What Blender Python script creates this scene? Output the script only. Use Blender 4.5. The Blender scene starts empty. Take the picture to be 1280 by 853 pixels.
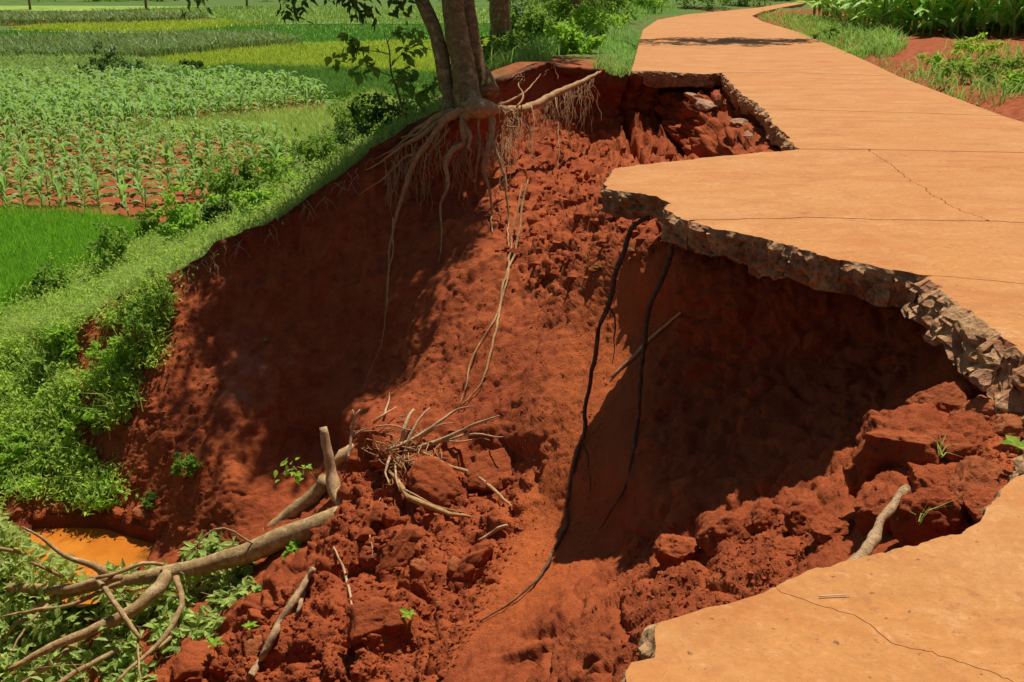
import bpy, bmesh, math, random
import numpy as np
from mathutils import Vector, Matrix, Euler
from mathutils.bvhtree import BVHTree
from mathutils.geometry import delaunay_2d_cdt

random.seed(7)
RNG = np.random.default_rng(7)
SC = bpy.context.scene
COL = SC.collection
R = math.radians

# ------------------------------------------------------------------ camera
CAM_H, PITCH, LENS = 1.6, R(20.5), 35.0
F = LENS / 36.0 * 1280.0
cam_data = bpy.data.cameras.new("camera")
cam_data.lens = LENS
cam_data.sensor_width = 36.0
cam_data.clip_end = 3000.0
cam = bpy.data.objects.new("camera", cam_data)
COL.objects.link(cam)
cam.location = (0, 0, CAM_H)
cam.rotation_euler = (math.pi / 2 - PITCH, 0, 0)
SC.camera = cam

# ------------------------------------------------------------------ light
SUN_EL, SUN_AZ = R(65.0), R(19.0)      # azimuth measured from +Y, positive = towards +X
world = bpy.data.worlds.new("World")
SC.world = world
world.use_nodes = True
wn = world.node_tree.nodes
sky = wn.new("ShaderNodeTexSky")
sky.sky_type = 'NISHITA'
sky.sun_disc = False
sky.sun_elevation = SUN_EL
sky.sun_rotation = SUN_AZ
sky.air_density = 1.0
sky.dust_density = 1.5
world.node_tree.links.new(sky.outputs[0], wn["Background"].inputs[0])
wn["Background"].inputs[1].default_value = 0.05
sun_data = bpy.data.lights.new("sun", 'SUN')
sun_data.energy = 4.9
sun_data.angle = R(0.53)
sun_data.color = (1.0, 0.945, 0.86)
sun = bpy.data.objects.new("sun", sun_data)
COL.objects.link(sun)
sun_dir = Vector((math.sin(SUN_AZ) * math.cos(SUN_EL), math.cos(SUN_AZ) * math.cos(SUN_EL), math.sin(SUN_EL)))
sun.rotation_euler = sun_dir.to_track_quat('Z', 'Y').to_euler()
SC.view_settings.view_transform = 'Standard'
SC.view_settings.look = 'None'
SC.view_settings.exposure = 0.14
SC.view_settings.gamma = 1.0
SC.render.engine = 'CYCLES'
SC.cycles.max_bounces = 6
SC.cycles.transparent_max_bounces = 4

# ------------------------------------------------------------------ surveying helpers
CP, SP = math.cos(PITCH), math.sin(PITCH)


def ray(px, py):
    u = (px - 640.0) / F
    v = (426.5 - py) / F
    return np.stack([u + 0 * v, CP + v * SP + 0 * u, -SP + v * CP + 0 * u], -1) if isinstance(u, np.ndarray) else np.array([u, CP + v * SP, -SP + v * CP])


def P(px, py, t):
    return Vector(ray(float(px), float(py)) * t) + Vector((0, 0, CAM_H))


def PZ(px, py, z):
    d = ray(float(px), float(py))
    return P(px, py, (CAM_H - z) / -d[2])


# ------------------------------------------------------------------ noise
def _hash(i, j, k, s):
    h = (i * 374761393 + j * 668265263 + k * 1274126177 + s * 1013904223) & 0xFFFFFFFF
    h = ((h ^ (h >> 13)) * 1274126177) & 0xFFFFFFFF
    h = ((h ^ (h >> 16)) * 2246822519) & 0xFFFFFFFF
    return (h ^ (h >> 15)) & 0xFFFFFFFF


def vnoise(p, seed=0):
    p = np.asarray(p, float)
    i = np.floor(p).astype(np.int64)
    f = p - i
    w = f * f * f * (f * (f * 6 - 15) + 10)
    out = 0.0
    for a in (0, 1):
        for b in (0, 1):
            for c in (0, 1):
                h = _hash(i[:, 0] + a, i[:, 1] + b, i[:, 2] + c, seed)
                gx = ((h & 1023) / 511.5 - 1)
                gy = (((h >> 10) & 1023) / 511.5 - 1)
                gz = (((h >> 20) & 1023) / 511.5 - 1)
                g = gx * (f[:, 0] - a) + gy * (f[:, 1] - b) + gz * (f[:, 2] - c)
                out = out + g * (w[:, 0] if a else 1 - w[:, 0]) * (w[:, 1] if b else 1 - w[:, 1]) * (w[:, 2] if c else 1 - w[:, 2])
    return out


def fbm(p, octv=4, seed=0, ridged=False):
    p = np.asarray(p, float)
    o, a, tot = 0.0, 1.0, 0.0
    for k in range(octv):
        n = vnoise(p * (2.03 ** k) + 17.3 * k, seed + k)
        if ridged:
            n = 1 - 2.2 * np.abs(n)
        o = o + a * n
        tot += a
        a *= 0.5
    return o / tot


def worley(p, seed=0):
    p = np.asarray(p, float)
    i = np.floor(p).astype(np.int64)
    f1 = np.full(len(p), 9.0)
    f2 = np.full(len(p), 9.0)
    cid = np.zeros(len(p))
    for a in (-1, 0, 1):
        for b in (-1, 0, 1):
            for c in (-1, 0, 1):
                ci, cj, ck = i[:, 0] + a, i[:, 1] + b, i[:, 2] + c
                h = _hash(ci, cj, ck, seed)
                q = np.stack([ci + (h & 1023) / 1023.0, cj + ((h >> 10) & 1023) / 1023.0, ck + ((h >> 20) & 1023) / 1023.0], -1)
                d = np.sqrt(((q - p) ** 2).sum(-1))
                r = (h % 997) / 997.0
                m = d < f1
                f2 = np.where(m, f1, np.minimum(f2, d))
                cid = np.where(m, r, cid)
                f1 = np.where(m, d, f1)
    return f1, f2, cid


def sstep(a, b, x):
    t = np.clip((x - a) / (b - a), 0, 1)
    return t * t * (3 - 2 * t)


def inside(poly, X, Y):
    poly = np.asarray(poly, float)
    c = np.zeros(X.shape, bool)
    n = len(poly)
    for k in range(n):
        x0, y0 = poly[k]
        x1, y1 = poly[(k + 1) % n]
        if y0 == y1:
            continue
        m = (y0 > Y) != (y1 > Y)
        c ^= m & (X < (x1 - x0) * (Y - y0) / (y1 - y0) + x0)
    return c


def sdist(poly, X, Y):
    poly = np.asarray(poly, float)
    d = np.full(X.shape, 1e9)
    n = len(poly)
    for k in range(n):
        a, b = poly[k], poly[(k + 1) % n]
        ab = b - a
        t = np.clip(((X - a[0]) * ab[0] + (Y - a[1]) * ab[1]) / max(1e-9, (ab ** 2).sum()), 0, 1)
        d = np.minimum(d, np.hypot(X - a[0] - t * ab[0], Y - a[1] - t * ab[1]))
    return np.where(inside(poly, X, Y), -d, d)


# ------------------------------------------------------------------ object helpers
def tag(o, label=None, cat=None, group=None, kind=None):
    if label:
        o['label'] = label
    if cat:
        o['category'] = cat
    if group:
        o['group'] = group
    if kind:
        o['kind'] = kind
    return o


def link(name, me, parent=None):
    o = bpy.data.objects.new(name, me)
    COL.objects.link(o)
    if parent is not None:
        o.parent = parent
        o.matrix_parent_inverse = Matrix.Translation(-parent.location) if parent.rotation_euler[2] == 0 else parent.matrix_basis.inverted()
    return o


def empty(name, loc):
    o = bpy.data.objects.new(name, None)
    o.empty_display_size = 0.1
    COL.objects.link(o)
    o.location = loc
    return o


def npmesh(name, V, faces, mats, smooth=False, midx=None):
    """faces: (n,3) or (n,4) int array, or a list of such arrays"""
    if not isinstance(faces, (list, tuple)):
        faces = [faces]
    faces = [np.asarray(f, np.int32) for f in faces if len(f)]
    V = np.asarray(V, np.float32)
    me = bpy.data.meshes.new(name)
    me.vertices.add(len(V))
    me.vertices.foreach_set("co", V.ravel())
    li = np.concatenate([f.ravel() for f in faces])
    tot = np.concatenate([np.full(len(f), f.shape[1], np.int32) for f in faces])
    st = np.concatenate([[0], np.cumsum(tot)[:-1]]).astype(np.int32)
    me.loops.add(len(li))
    me.loops.foreach_set("vertex_index", li)
    me.polygons.add(len(tot))
    me.polygons.foreach_set("loop_start", st)
    me.polygons.foreach_set("loop_total", tot)
    me.polygons.foreach_set("use_smooth", np.full(len(tot), bool(smooth)))
    if midx is not None:
        me.polygons.foreach_set("material_index", np.asarray(midx, np.int32))
    for m in (mats if isinstance(mats, (list, tuple)) else [mats]):
        me.materials.append(m)
    me.update(calc_edges=True)
    me.validate()
    return me


def vattr(me, name, vals):
    a = me.attributes.new(name, 'FLOAT', 'POINT')
    a.data.foreach_set("value", np.asarray(vals, np.float32))


class MB:
    """collects tubes, leaves and plates into one mesh"""

    def __init__(self):
        self.V, self.T, self.Q, self.n = [], [], [], 0

    def add(self, V, T=None, Q=None):
        V = np.asarray(V, float).reshape(-1, 3)
        if T is not None and len(T):
            self.T.append(np.asarray(T, int) + self.n)
        if Q is not None and len(Q):
            self.Q.append(np.asarray(Q, int) + self.n)
        self.V.append(V)
        self.n += len(V)

    def mesh(self, name, mat, smooth=True):
        fs = []
        if self.T:
            fs.append(np.concatenate(self.T))
        if self.Q:
            fs.append(np.concatenate(self.Q))
        return npmesh(name, np.concatenate(self.V), fs, mat, smooth)

    def build(self, name, mat, parent=None, smooth=True):
        return link(name, self.mesh(name, mat, smooth), parent)


def spline(pts, step):
    """Catmull-Rom through rows of pts (any width), resampled about every step"""
    p = np.asarray(pts, float)
    if len(p) == 2:
        n = max(2, int(np.linalg.norm(p[1, :3] - p[0, :3]) / step) + 1)
        return p[0] + (p[1] - p[0]) * np.linspace(0, 1, n)[:, None]
    q = np.vstack([2 * p[0] - p[1], p, 2 * p[-1] - p[-2]])
    out = []
    for k in range(1, len(q) - 2):
        a, b, c, d = q[k - 1], q[k], q[k + 1], q[k + 2]
        n = max(1, int(np.linalg.norm((c - b)[:3]) / step))
        t = (np.arange(n) / n)[:, None]
        out.append(0.5 * (2 * b + (c - a) * t + (2 * a - 5 * b + 4 * c - d) * t * t + (-a + 3 * b - 3 * c + d) * t ** 3))
    out.append(p[-1:])
    return np.vstack(out)


def tube(mb, pts, radii, sides=7, step=0.08, jit=0.0, bump=0.0, seed=0, cap=True, spl=True):
    """tapered tube through pts; jit moves the path, bump roughens the skin"""
    p = np.asarray([tuple(q) for q in pts], float)
    r = np.interp(np.linspace(0, 1, len(p)), np.linspace(0, 1, len(radii)), radii)
    pr = spline(np.hstack([p, r[:, None]]), step) if spl else np.hstack([p, r[:, None]])
    p, r = pr[:, :3], np.maximum(pr[:, 3], 0.0015)
    n = len(p)
    if jit:
        w = np.stack([vnoise(p * 3.1 + 5 * k + seed, seed + 40 + k) for k in range(3)], -1)
        w += 0.5 * np.stack([vnoise(p * 9.1 + 5 * k + seed, seed + 50 + k) for k in range(3)], -1)
        e = np.minimum(1, np.arange(n) / 3.0)[:, None]
        p = p + jit * w * e
    tan = np.gradient(p, axis=0)
    tan /= np.linalg.norm(tan, axis=1)[:, None] + 1e-9
    up = np.array([0.31, 0.17, 0.93])
    a = np.cross(tan, up)
    a /= np.linalg.norm(a, axis=1)[:, None] + 1e-9
    b = np.cross(tan, a)
    th = np.linspace(0, 2 * np.pi, sides, endpoint=False)
    ring = a[:, None] * np.cos(th)[None, :, None] + b[:, None] * np.sin(th)[None, :, None]
    rr = np.repeat(r[:, None], sides, 1)
    if bump:
        q = (p[:, None] + ring * rr[..., None]).reshape(-1, 3)
        rr = rr * (1 + bump * fbm(q * 9, 3, seed + 3).reshape(n, sides) * 2)
    V = (p[:, None] + ring * rr[..., None]).reshape(-1, 3)
    i = np.arange(n - 1)[:, None] * sides
    j = np.arange(sides)[None]
    jn = (j + 1) % sides
    Q = np.stack([i + j, i + jn, i + sides + jn, i + sides + j], -1).reshape(-1, 4)
    T = []
    if cap:
        V = np.vstack([V, p[0], p[-1]])
        m = n * sides
        for k in range(sides):
            T.append((m, (k + 1) % sides, k))
            T.append((m + 1, (n - 1) * sides + k, (n - 1) * sides + (k + 1) % sides))
    mb.add(V, np.array(T) if T else None, Q)
    return p


def frames(D, N=None):
    """orthonormal frames for direction rows D"""
    D = D / (np.linalg.norm(D, axis=1)[:, None] + 1e-9)
    if N is None:
        N = RNG.normal(size=D.shape) * 0.5 + np.array([0, 0, 1.0])
    S = np.cross(D, N)
    S /= np.linalg.norm(S, axis=1)[:, None] + 1e-9
    U = np.cross(S, D)
    return D, S, U


LEAF_V = np.array([[0, 0, 0], [.22, .34, .06], [.55, .42, .07], [1, 0, -.16], [.55, -.42, .07], [.22, -.34, .06], [.45, 0, -.04]])
LEAF_T = np.array([[0, 6, 1], [1, 6, 2], [2, 6, 3], [3, 6, 4], [4, 6, 5], [5, 6, 0]])
LEAF_V2 = np.array([[0, 0, 0], [.45, .36, .08], [1, 0, -.1], [.45, -.36, .08]])
LEAF_T2 = np.array([[0, 2, 1], [0, 3, 2]])


def leaves(mb, C, D, size, width=0.5, simple=False, N=None):
    """many leaves: base C, direction D, length size"""
    C = np.asarray(C, float)
    D, S, U = frames(np.asarray(D, float), N)
    lv, lt = (LEAF_V2, LEAF_T2) if simple else (LEAF_V, LEAF_T)
    size = np.broadcast_to(np.asarray(size, float), (len(C),))[:, None, None]
    V = C[:, None] + size * (lv[None, :, 0:1] * D[:, None] + lv[None, :, 1:2] * (width * 1.2) * S[:, None] + lv[None, :, 2:3] * U[:, None])
    T = lt[None] + (np.arange(len(C)) * len(lv))[:, None, None]
    mb.add(V.reshape(-1, 3), T.reshape(-1, 3))


def blades(mb, B, h, w, lean=0.35, curve=0.4):
    """bent grass blades rooted at B"""
    n = len(B)
    B = np.asarray(B, float)
    h = np.broadcast_to(np.asarray(h, float), (n,))
    w = np.broadcast_to(np.asarray(w, float), (n,))
    az = RNG.uniform(0, 2 * np.pi, n)
    s = np.stack([np.cos(az), np.sin(az), 0 * az], -1)
    az2 = RNG.uniform(0, 2 * np.pi, n)
    L = np.stack([np.cos(az2), np.sin(az2), 0 * az2], -1) * (lean * RNG.uniform(.2, 1.3, n) * h)[:, None]
    up = np.array([0, 0, 1.0])
    m = B + L * 0.35 + up * (h * .6)[:, None]
    tip = B + L * (1 + curve) + up * (h * RNG.uniform(.85, 1.1, n))[:, None]
    V = np.stack([B - s * w[:, None] / 2, B + s * w[:, None] / 2, m + s * w[:, None] * .38, m - s * w[:, None] * .38, tip], 1)
    o = (np.arange(n) * 5)[:, None]
    mb.add(V.reshape(-1, 3), np.hstack([o + 3, o + 2, o + 4]), np.hstack([o, o + 1, o + 2, o + 3]))


# ------------------------------------------------------------------ materials
def nodes(name, rough=0.9, spec=0.2):
    m = bpy.data.materials.new(name)
    m.use_nodes = True
    nt = m.node_tree
    b = nt.nodes["Principled BSDF"]
    b.inputs["Roughness"].default_value = rough
    b.inputs["Specular IOR Level"].default_value = spec
    return m, nt, b


def N_(nt, typ, **kw):
    n = nt.nodes.new(typ)
    for k, v in kw.items():
        if k in n.inputs:
            n.inputs[k].default_value = v
        else:
            setattr(n, k, v)
    return n


def noise(nt, scale, detail=5.0, rough=.6, vec=None, dist=0.0):
    n = N_(nt, "ShaderNodeTexNoise", Scale=scale, Detail=detail, Roughness=rough, Distortion=dist)
    if vec is None:
        vec = coords(nt)
    nt.links.new(vec, n.inputs["Vector"])
    return n.outputs["Fac"]


def coords(nt):
    for n in nt.nodes:
        if n.type == 'NEW_GEOMETRY':
            return n.outputs["Position"]
    return nt.nodes.new("ShaderNodeNewGeometry").outputs["Position"]


def objcoords(nt):
    for n in nt.nodes:
        if n.type == 'TEX_COORD':
            return n.outputs["Object"]
    return nt.nodes.new("ShaderNodeTexCoord").outputs["Object"]


def scaled(nt, vec, s):
    n = N_(nt, "ShaderNodeMapping")
    n.inputs["Scale"].default_value = s
    nt.links.new(vec, n.inputs["Vector"])
    return n.outputs["Vector"]


def ramp(nt, fac, stops):
    r = nt.nodes.new("ShaderNodeValToRGB")
    e = r.color_ramp.elements
    while len(e) < len(stops):
        e.new(0.5)
    for k, (p, c) in enumerate(stops):
        e[k].position = p
        e[k].color = (*c, 1) if len(c) == 3 else c
    nt.links.new(fac, r.inputs[0])
    return r.outputs[0]


def rampf(nt, fac, a, b):
    n = N_(nt, "ShaderNodeMapRange")
    n.inputs[1].default_value = a
    n.inputs[2].default_value = b
    nt.links.new(fac, n.inputs[0])
    return n.outputs[0]


def mix(nt, fac, a, b, mode='MIX'):
    n = nt.nodes.new("ShaderNodeMix")
    n.data_type = 'RGBA'
    n.blend_type = mode
    for s, v in ((n.inputs[0], fac), (n.inputs[6], a), (n.inputs[7], b)):
        if isinstance(v, (int, float)):
            s.default_value = v
        elif isinstance(v, tuple):
            s.default_value = (*v, 1)
        else:
            nt.links.new(v, s)
    return n.outputs[2]


def bump(nt, b, hs):
    """hs: list of (height socket, distance, strength)"""
    prev = None
    for h, dist, st in hs:
        n = N_(nt, "ShaderNodeBump", Strength=st, Distance=dist)
        nt.links.new(h, n.inputs["Height"])
        if prev is not None:
            nt.links.new(prev, n.inputs["Normal"])
        prev = n.outputs[0]
    nt.links.new(prev, b.inputs["Normal"])


def attr(nt, name):
    n = nt.nodes.new("ShaderNodeAttribute")
    n.attribute_name = name
    return n.outputs["Fac"]


def soil_mat(name, tint=False, dry=(0.56, 0.140, 0.042), deep=(0.25, 0.047, 0.016)):
    m, nt, b = nodes(name, 0.95, 0.12)
    big = noise(nt, 0.9, 4, .6)
    mid = noise(nt, 5.0, 6, .65)
    fine = noise(nt, 45.0, 5, .7)
    grit = noise(nt, 160.0, 2, .6)
    c1 = ramp(nt, mid, [(.28, deep), (.5, tuple(.45 * a + .55 * c for a, c in zip(deep, dry))), (.72, dry)])
    c2 = mix(nt, rampf(nt, big, .4, .65), c1, (0.34, 0.066, 0.022), 'MIX')
    c3 = mix(nt, .5, c1, c2)
    if tint:
        c3 = mix(nt, attr(nt, "orange"), c3, (0.60, 0.145, 0.034))
        c3 = mix(nt, attr(nt, "pale"), c3, (0.50, 0.21, 0.12))
        c3 = mix(nt, attr(nt, "damp"), c3, (0.16, 0.035, 0.016))
        c3 = mix(nt, mix(nt, 1.0, attr(nt, "topsoil"), rampf(nt, mid, .3, .6), 'MULTIPLY'), c3, (0.12, 0.048, 0.022))
    c4 = mix(nt, rampf(nt, fine, .62, .8), c3, (0.50, 0.20, 0.09))
    c5 = mix(nt, rampf(nt, fine, .42, .25), c4, (0.13, 0.028, 0.012))
    c6 = mix(nt, rampf(nt, grit, .73, .78), c5, (0.6, 0.36, 0.22))
    nt.links.new(c6, b.inputs["Base Color"])
    bump(nt, b, [(noise(nt, 14, 6, .7), .05, .75), (fine, .026, .75), (grit, .006, .6)])
    return m


def leaf_mat(name, c_dark, c_light, scale=6.0, trans=0.3, yellow=None, rough=.65, spec=.18, obj=False):
    m, nt, b = nodes(name, rough, spec)
    v = coords(nt)
    n1 = noise(nt, scale, 3, .6, v)
    n2 = noise(nt, scale * 7, 2, .5, v)
    c = ramp(nt, mix(nt, .5, n1, n2), [(.36, c_dark), (.64, c_light)])
    if yellow:
        c = mix(nt, rampf(nt, noise(nt, scale * 1.7, 2, .5, v), .6, .75), c, yellow)
    nt.links.new(c, b.inputs["Base Color"])
    t = nt.nodes.new("ShaderNodeBsdfTranslucent")
    tc = mix(nt, .5, c, tuple(min(1, x * 1.6) for x in c_light))
    nt.links.new(tc, t.inputs["Color"])
    mx = nt.nodes.new("ShaderNodeMixShader")
    mx.inputs[0].default_value = trans
    nt.links.new(b.outputs[0], mx.inputs[1])
    nt.links.new(t.outputs[0], mx.inputs[2])
    nt.links.new(mx.outputs[0], nt.nodes["Material Output"].inputs["Surface"])
    return m


def wood_mat(name, c1, c2, c3=None, scale=14.0):
    m, nt, b = nodes(name, .85, .2)
    v = coords(nt)
    n1 = noise(nt, scale, 6, .65, v)
    n2 = noise(nt, scale * 5, 4, .6, v)
    c = ramp(nt, n1, [(.32, c1), (.68, c2)])
    if c3:
        c = mix(nt, rampf(nt, noise(nt, scale * .5, 4, .6, v), .55, .7), c, c3)
    c = mix(nt, rampf(nt, n2, .45, .3), c, tuple(x * .45 for x in c1))
    nt.links.new(c, b.inputs["Base Color"])
    bump(nt, b, [(n1, .02, .5), (n2, .008, .6)])
    return m


M = {}
M['soil'] = soil_mat("red_soil", True)
M['clod'] = soil_mat("red_clod", False, (0.53, 0.132, 0.040), (0.27, 0.056, 0.019))
M['clod_dry'] = soil_mat("dry_clod", False, (0.56, 0.19, 0.065), (0.32, 0.080, 0.026))
M['grass'] = leaf_mat("bank_grass", (0.180, 0.292, 0.053), (0.483, 0.582, 0.126), 2.5, .42, (0.652, 0.641, 0.153))
M['verge'] = leaf_mat("verge_grass", (0.122, 0.277, 0.042), (0.328, 0.553, 0.101), 2.5, .42, (0.443, 0.609, 0.122))
M['weed'] = leaf_mat("weed_leaf", (0.158, 0.323, 0.049), (0.548, 0.774, 0.114), 4, .42, (0.865, 0.967, 0.150))
M['rice'] = leaf_mat("rice_leaf", (0.09, 0.27, 0.012), (0.27, 0.52, 0.035), 2.5, .38)
M['rice_dark'] = leaf_mat("dark_rice", (0.094, 0.211, 0.030), (0.171, 0.316, 0.047), .5, .3)
M['rice_yellow'] = leaf_mat("yellow_rice", (0.279, 0.382, 0.037), (0.432, 0.501, 0.060), .4, .3)
M['veg'] = leaf_mat("vegetable_leaf", (0.161, 0.288, 0.051), (0.305, 0.413, 0.090), .7, .42)
M['corn'] = leaf_mat("corn_leaf", (0.117, 0.260, 0.035), (0.316, 0.504, 0.102), 3, .42, (0.498, 0.549, 0.142), .5, .3)
M['corn_road'] = leaf_mat("road_corn_leaf", (0.166, 0.398, 0.052), (0.448, 0.772, 0.150), 3, .42, (0.707, 0.839, 0.209), .5, .3)
M['corn_far'] = leaf_mat("far_corn_leaf", (0.094, 0.195, 0.036), (0.265, 0.378, 0.097), 1.5, .3, None, .5, .3)
M['leaf_dark'] = leaf_mat("tree_leaf", (0.036, 0.081, 0.013), (0.097, 0.178, 0.030), 5, .3)
M['leaf_bush'] = leaf_mat("bush_leaf", (0.092, 0.195, 0.022), (0.251, 0.390, 0.049), 5, .42, (0.501, 0.497, 0.061))
M['leaf_bright'] = leaf_mat("bright_leaf", (0.161, 0.337, 0.031), (0.389, 0.585, 0.061), 6, .42)
M['leaf_fallen'] = leaf_mat("fallen_leaf", (0.138, 0.241, 0.039), (0.529, 0.644, 0.176), 7, .38, (0.713, 0.736, 0.286), .6, .15)
M['bark'] = wood_mat("bark", (0.15, 0.088, 0.030), (0.35, 0.235, 0.09), (0.46, 0.35, 0.17))
M['root'] = wood_mat("root_wood", (0.340, 0.172, 0.064), (0.561, 0.344, 0.152))
M['root_dark'] = wood_mat("dark_root", (0.075, 0.042, 0.025), (0.17, 0.10, 0.06), (0.27, 0.12, 0.05), 18)
M['log'] = wood_mat("log_bark", (0.26, 0.155, 0.06), (0.50, 0.34, 0.15), (0.58, 0.42, 0.22))
M['pale_wood'] = wood_mat("split_wood", (0.42, 0.25, 0.11), (0.64, 0.43, 0.21))
M['dry_twig'] = wood_mat("dry_twig", (0.42, 0.25, 0.12), (0.62, 0.42, 0.23))

M['stick'] = wood_mat("weathered_stick", (0.22, 0.12, 0.055), (0.60, 0.40, 0.21), (0.36, 0.22, 0.11), 38)
M['straw'], nt, b = nodes('dry_straw', .8, .2)
nt.links.new(ramp(nt, noise(nt, 60, 2, .5), [(.3, (.62, .50, .32)), (.7, (.80, .70, .50))]), b.inputs['Base Color'])

# ================================================================== THE SCAR (pit) surface
RIM = [(-350, 600, 11.5), (-100, 475, 13.4), (0, 430, 13.8), (60, 412, 13.6), (115, 395, 13.3), (160, 368, 13.1), (190, 352, 13.0), (221, 343, 13.0),
       (280, 305, 13.1), (333, 285, 13.1), (380, 252, 13.2), (424, 224, 13.2), (465, 190, 13.3), (516, 160, 13.2),
       (557, 140, 13.0), (580, 134, 13.1), (601, 106, 14.3), (640, 91, 15.2), (676, 78, 16.2), (720, 85, 16.6), (754, 90, 16.7), (790, 97, 16.8),
       (830, 101, 17.5), (900, 105, 17.2), (960, 110, 16.5), (1100, 112, 16.2), (1300, 112, 16.2), (1550, 112, 16.2)]
_r = np.array(RIM, float)


def rim_at(px):
    return np.interp(px, _r[:, 0], _r[:, 1])


CTRL = [(x, y, t) for x, y, t in RIM] + [
    # steep back wall and left flank
    (300, 350, 12.9), (300, 450, 12.3), (300, 550, 11.55), (300, 600, 11.2), (250, 640, 11.2), (220, 450, 12.35), (215, 520, 11.85), (150, 600, 12.0),
    (400, 330, 13.0), (400, 430, 12.5), (380, 520, 11.9), (470, 300, 12.9),
    (0, 500, 12.95), (50, 500, 12.9), (50, 580, 12.3), (0, 640, 11.9), (60, 665, 11.71), (190, 690, 11.3), (120, 720, 10.86), (120, 670, 11.63), (-200, 640, 11.6), (-200, 800, 10.0), (-200, 1000, 8.5), (-350, 1000, 8.0), (-350, 800, 10.0),
    (0, 750, 10.75), (100, 780, 10.5), (0, 853, 9.9), (200, 780, 10.1), (300, 720, 10.5), (300, 800, 9.4), (220, 853, 9.4), (300, 1000, 7.7), (100, 1000, 8.2),
    # debris apron in the middle
    (425, 640, 10.1), (400, 600, 11.3), (450, 545, 10.7), (430, 555, 11.5), (470, 480, 11.8), (460, 500, 11.4), (400, 690, 9.9), (350, 760, 9.2),
    (520, 400, 11.9), (520, 300, 12.7), (600, 220, 13.6), (600, 170, 14.2), (555, 190, 13.5), (650, 112, 15.5), (650, 150, 15.3), (650, 190, 14.8), (650, 225, 13.9), (700, 110, 16.7), (700, 140, 16.6), (700, 175, 16.2), (700, 205, 15.4), (700, 300, 12.2),
    (760, 130, 17.1), (760, 170, 16.8), (760, 200, 16.0), (730, 250, 13.4), (800, 130, 17.2), (800, 195, 15.9), (850, 130, 16.9), (850, 190, 15.6),
    (880, 135, 15.6), (930, 172, 12.8), (970, 186, 11.2),
    (600, 300, 12.2), (600, 400, 11.2), (600, 500, 10.3), (550, 560, 10.0), (550, 650, 9.1), (500, 720, 8.6), (450, 800, 8.0), (400, 853, 7.8),
    (640, 600, 9.2), (600, 700, 8.2), (560, 800, 7.3), (550, 853, 6.8), (700, 400, 10.4), (700, 500, 9.2), (700, 600, 8.4), (680, 700, 7.75), (650, 800, 6.7), (680, 853, 5.9),
    (800, 300, 9.6), (800, 400, 8.9), (830, 400, 8.6), (800, 500, 8.2), (800, 600, 7.4), (765, 700, 7.25), (760, 800, 5.6),
    # hollow under the slab
    (870, 330, 7.7), (870, 450, 7.8), (900, 550, 7.1), (870, 640, 6.5), (930, 650, 6.0), (900, 720, 5.4), (860, 780, 4.9),
    (1000, 330, 7.2), (1000, 450, 7.0), (1000, 550, 6.3), (1000, 620, 5.7), (1000, 680, 5.0),
    (1150, 400, 6.4), (1150, 470, 6.0), (1200, 465, 5.5), (1090, 560, 5.7), (1130, 600, 4.9), (1200, 520, 4.9), (1280, 490, 4.6), (1280, 560, 3.95), (1180, 650, 4.1),
    # hidden ground below the slabs
    (960, 150, 12.9), (1100, 150, 12.9), (1300, 150, 12.9), (960, 215, 9.7), (860, 240, 11.5), (1100, 200, 10.2), (1300, 200, 10.2), (950, 270, 8.4), (1100, 300, 7.25), (1300, 300, 7.25), (1550, 200, 10.2), (1550, 300, 7.25),
    (1280, 400, 5.75), (1400, 450, 5.05), (1400, 600, 3.95), (1550, 600, 3.95), (1280, 700, 3.35), (1100, 750, 3.5), (1000, 800, 3.6), (900, 853, 3.9), (800, 853, 5.0),
    (800, 1000, 3.6), (600, 1000, 5.0), (1100, 1000, 2.45), (1280, 1000, 2.4), (1550, 1000, 2.4)]
_c = np.array(sorted(set(CTRL)), float)


def _U(d2):
    return np.where(d2 > 0, d2 * np.log(d2 + 1e-12), 0)


_cp = _c[:, :2] / 500.0
_K = _U(((_cp[:, None] - _cp[None]) ** 2).sum(-1)) + np.eye(len(_cp)) * 3e-4
_Pm = np.hstack([np.ones((len(_cp), 1)), _cp])
_A = np.block([[_K, _Pm], [_Pm.T, np.zeros((3, 3))]])
_w = np.linalg.solve(_A, np.concatenate([1 / _c[:, 2], np.zeros(3)]))


def pit_t(px, py):
    q = np.stack([px, py], -1) / 500.0
    out = np.empty(len(q))
    for s in range(0, len(q), 20000):
        b = q[s:s + 20000]
        out[s:s + 20000] = _U(((b[:, None] - _cp[None]) ** 2).sum(-1)) @ _w[:-3] + _w[-3] + b @ _w[-2:]
    return 1 / np.clip(out, 1 / 19.0, 1 / 2.2)


cols = np.concatenate([np.arange(-350, -10, 7.0), np.arange(-10, 1290, 2.5), np.arange(1290, 1551, 12.0)])
NR = 440
rr = np.linspace(0, 1, NR) ** 1.15
PX = np.repeat(cols[None], NR, 0)
RY = rim_at(cols)
PY = RY[None] + rr[:, None] * (1110 - RY[None])
px, py = PX.ravel(), PY.ravel()
T0 = pit_t(px, py)
# the lip itself sits exactly on the rim line
lipw = np.exp(-((py - np.repeat(RY[None], NR, 0).ravel()) / 6.0) ** 2)
T0 = T0 * (1 - lipw) + np.interp(px, _r[:, 0], _r[:, 2]) * lipw
V = ray(px, py) * T0[:, None] + np.array([0, 0, CAM_H])
G = V.reshape(NR, len(cols), 3)
nrm = np.cross(np.gradient(G, axis=1), np.gradient(G, axis=0)).reshape(-1, 3)
nrm /= np.linalg.norm(nrm, axis=1)[:, None] + 1e-9
view = -(V - np.array([0, 0, CAM_H]))
nrm *= np.sign((nrm * view).sum(1))[:, None]


def soft(poly, w):
    return sstep(w, -w, sdist(np.array(poly, float), px, py))


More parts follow.
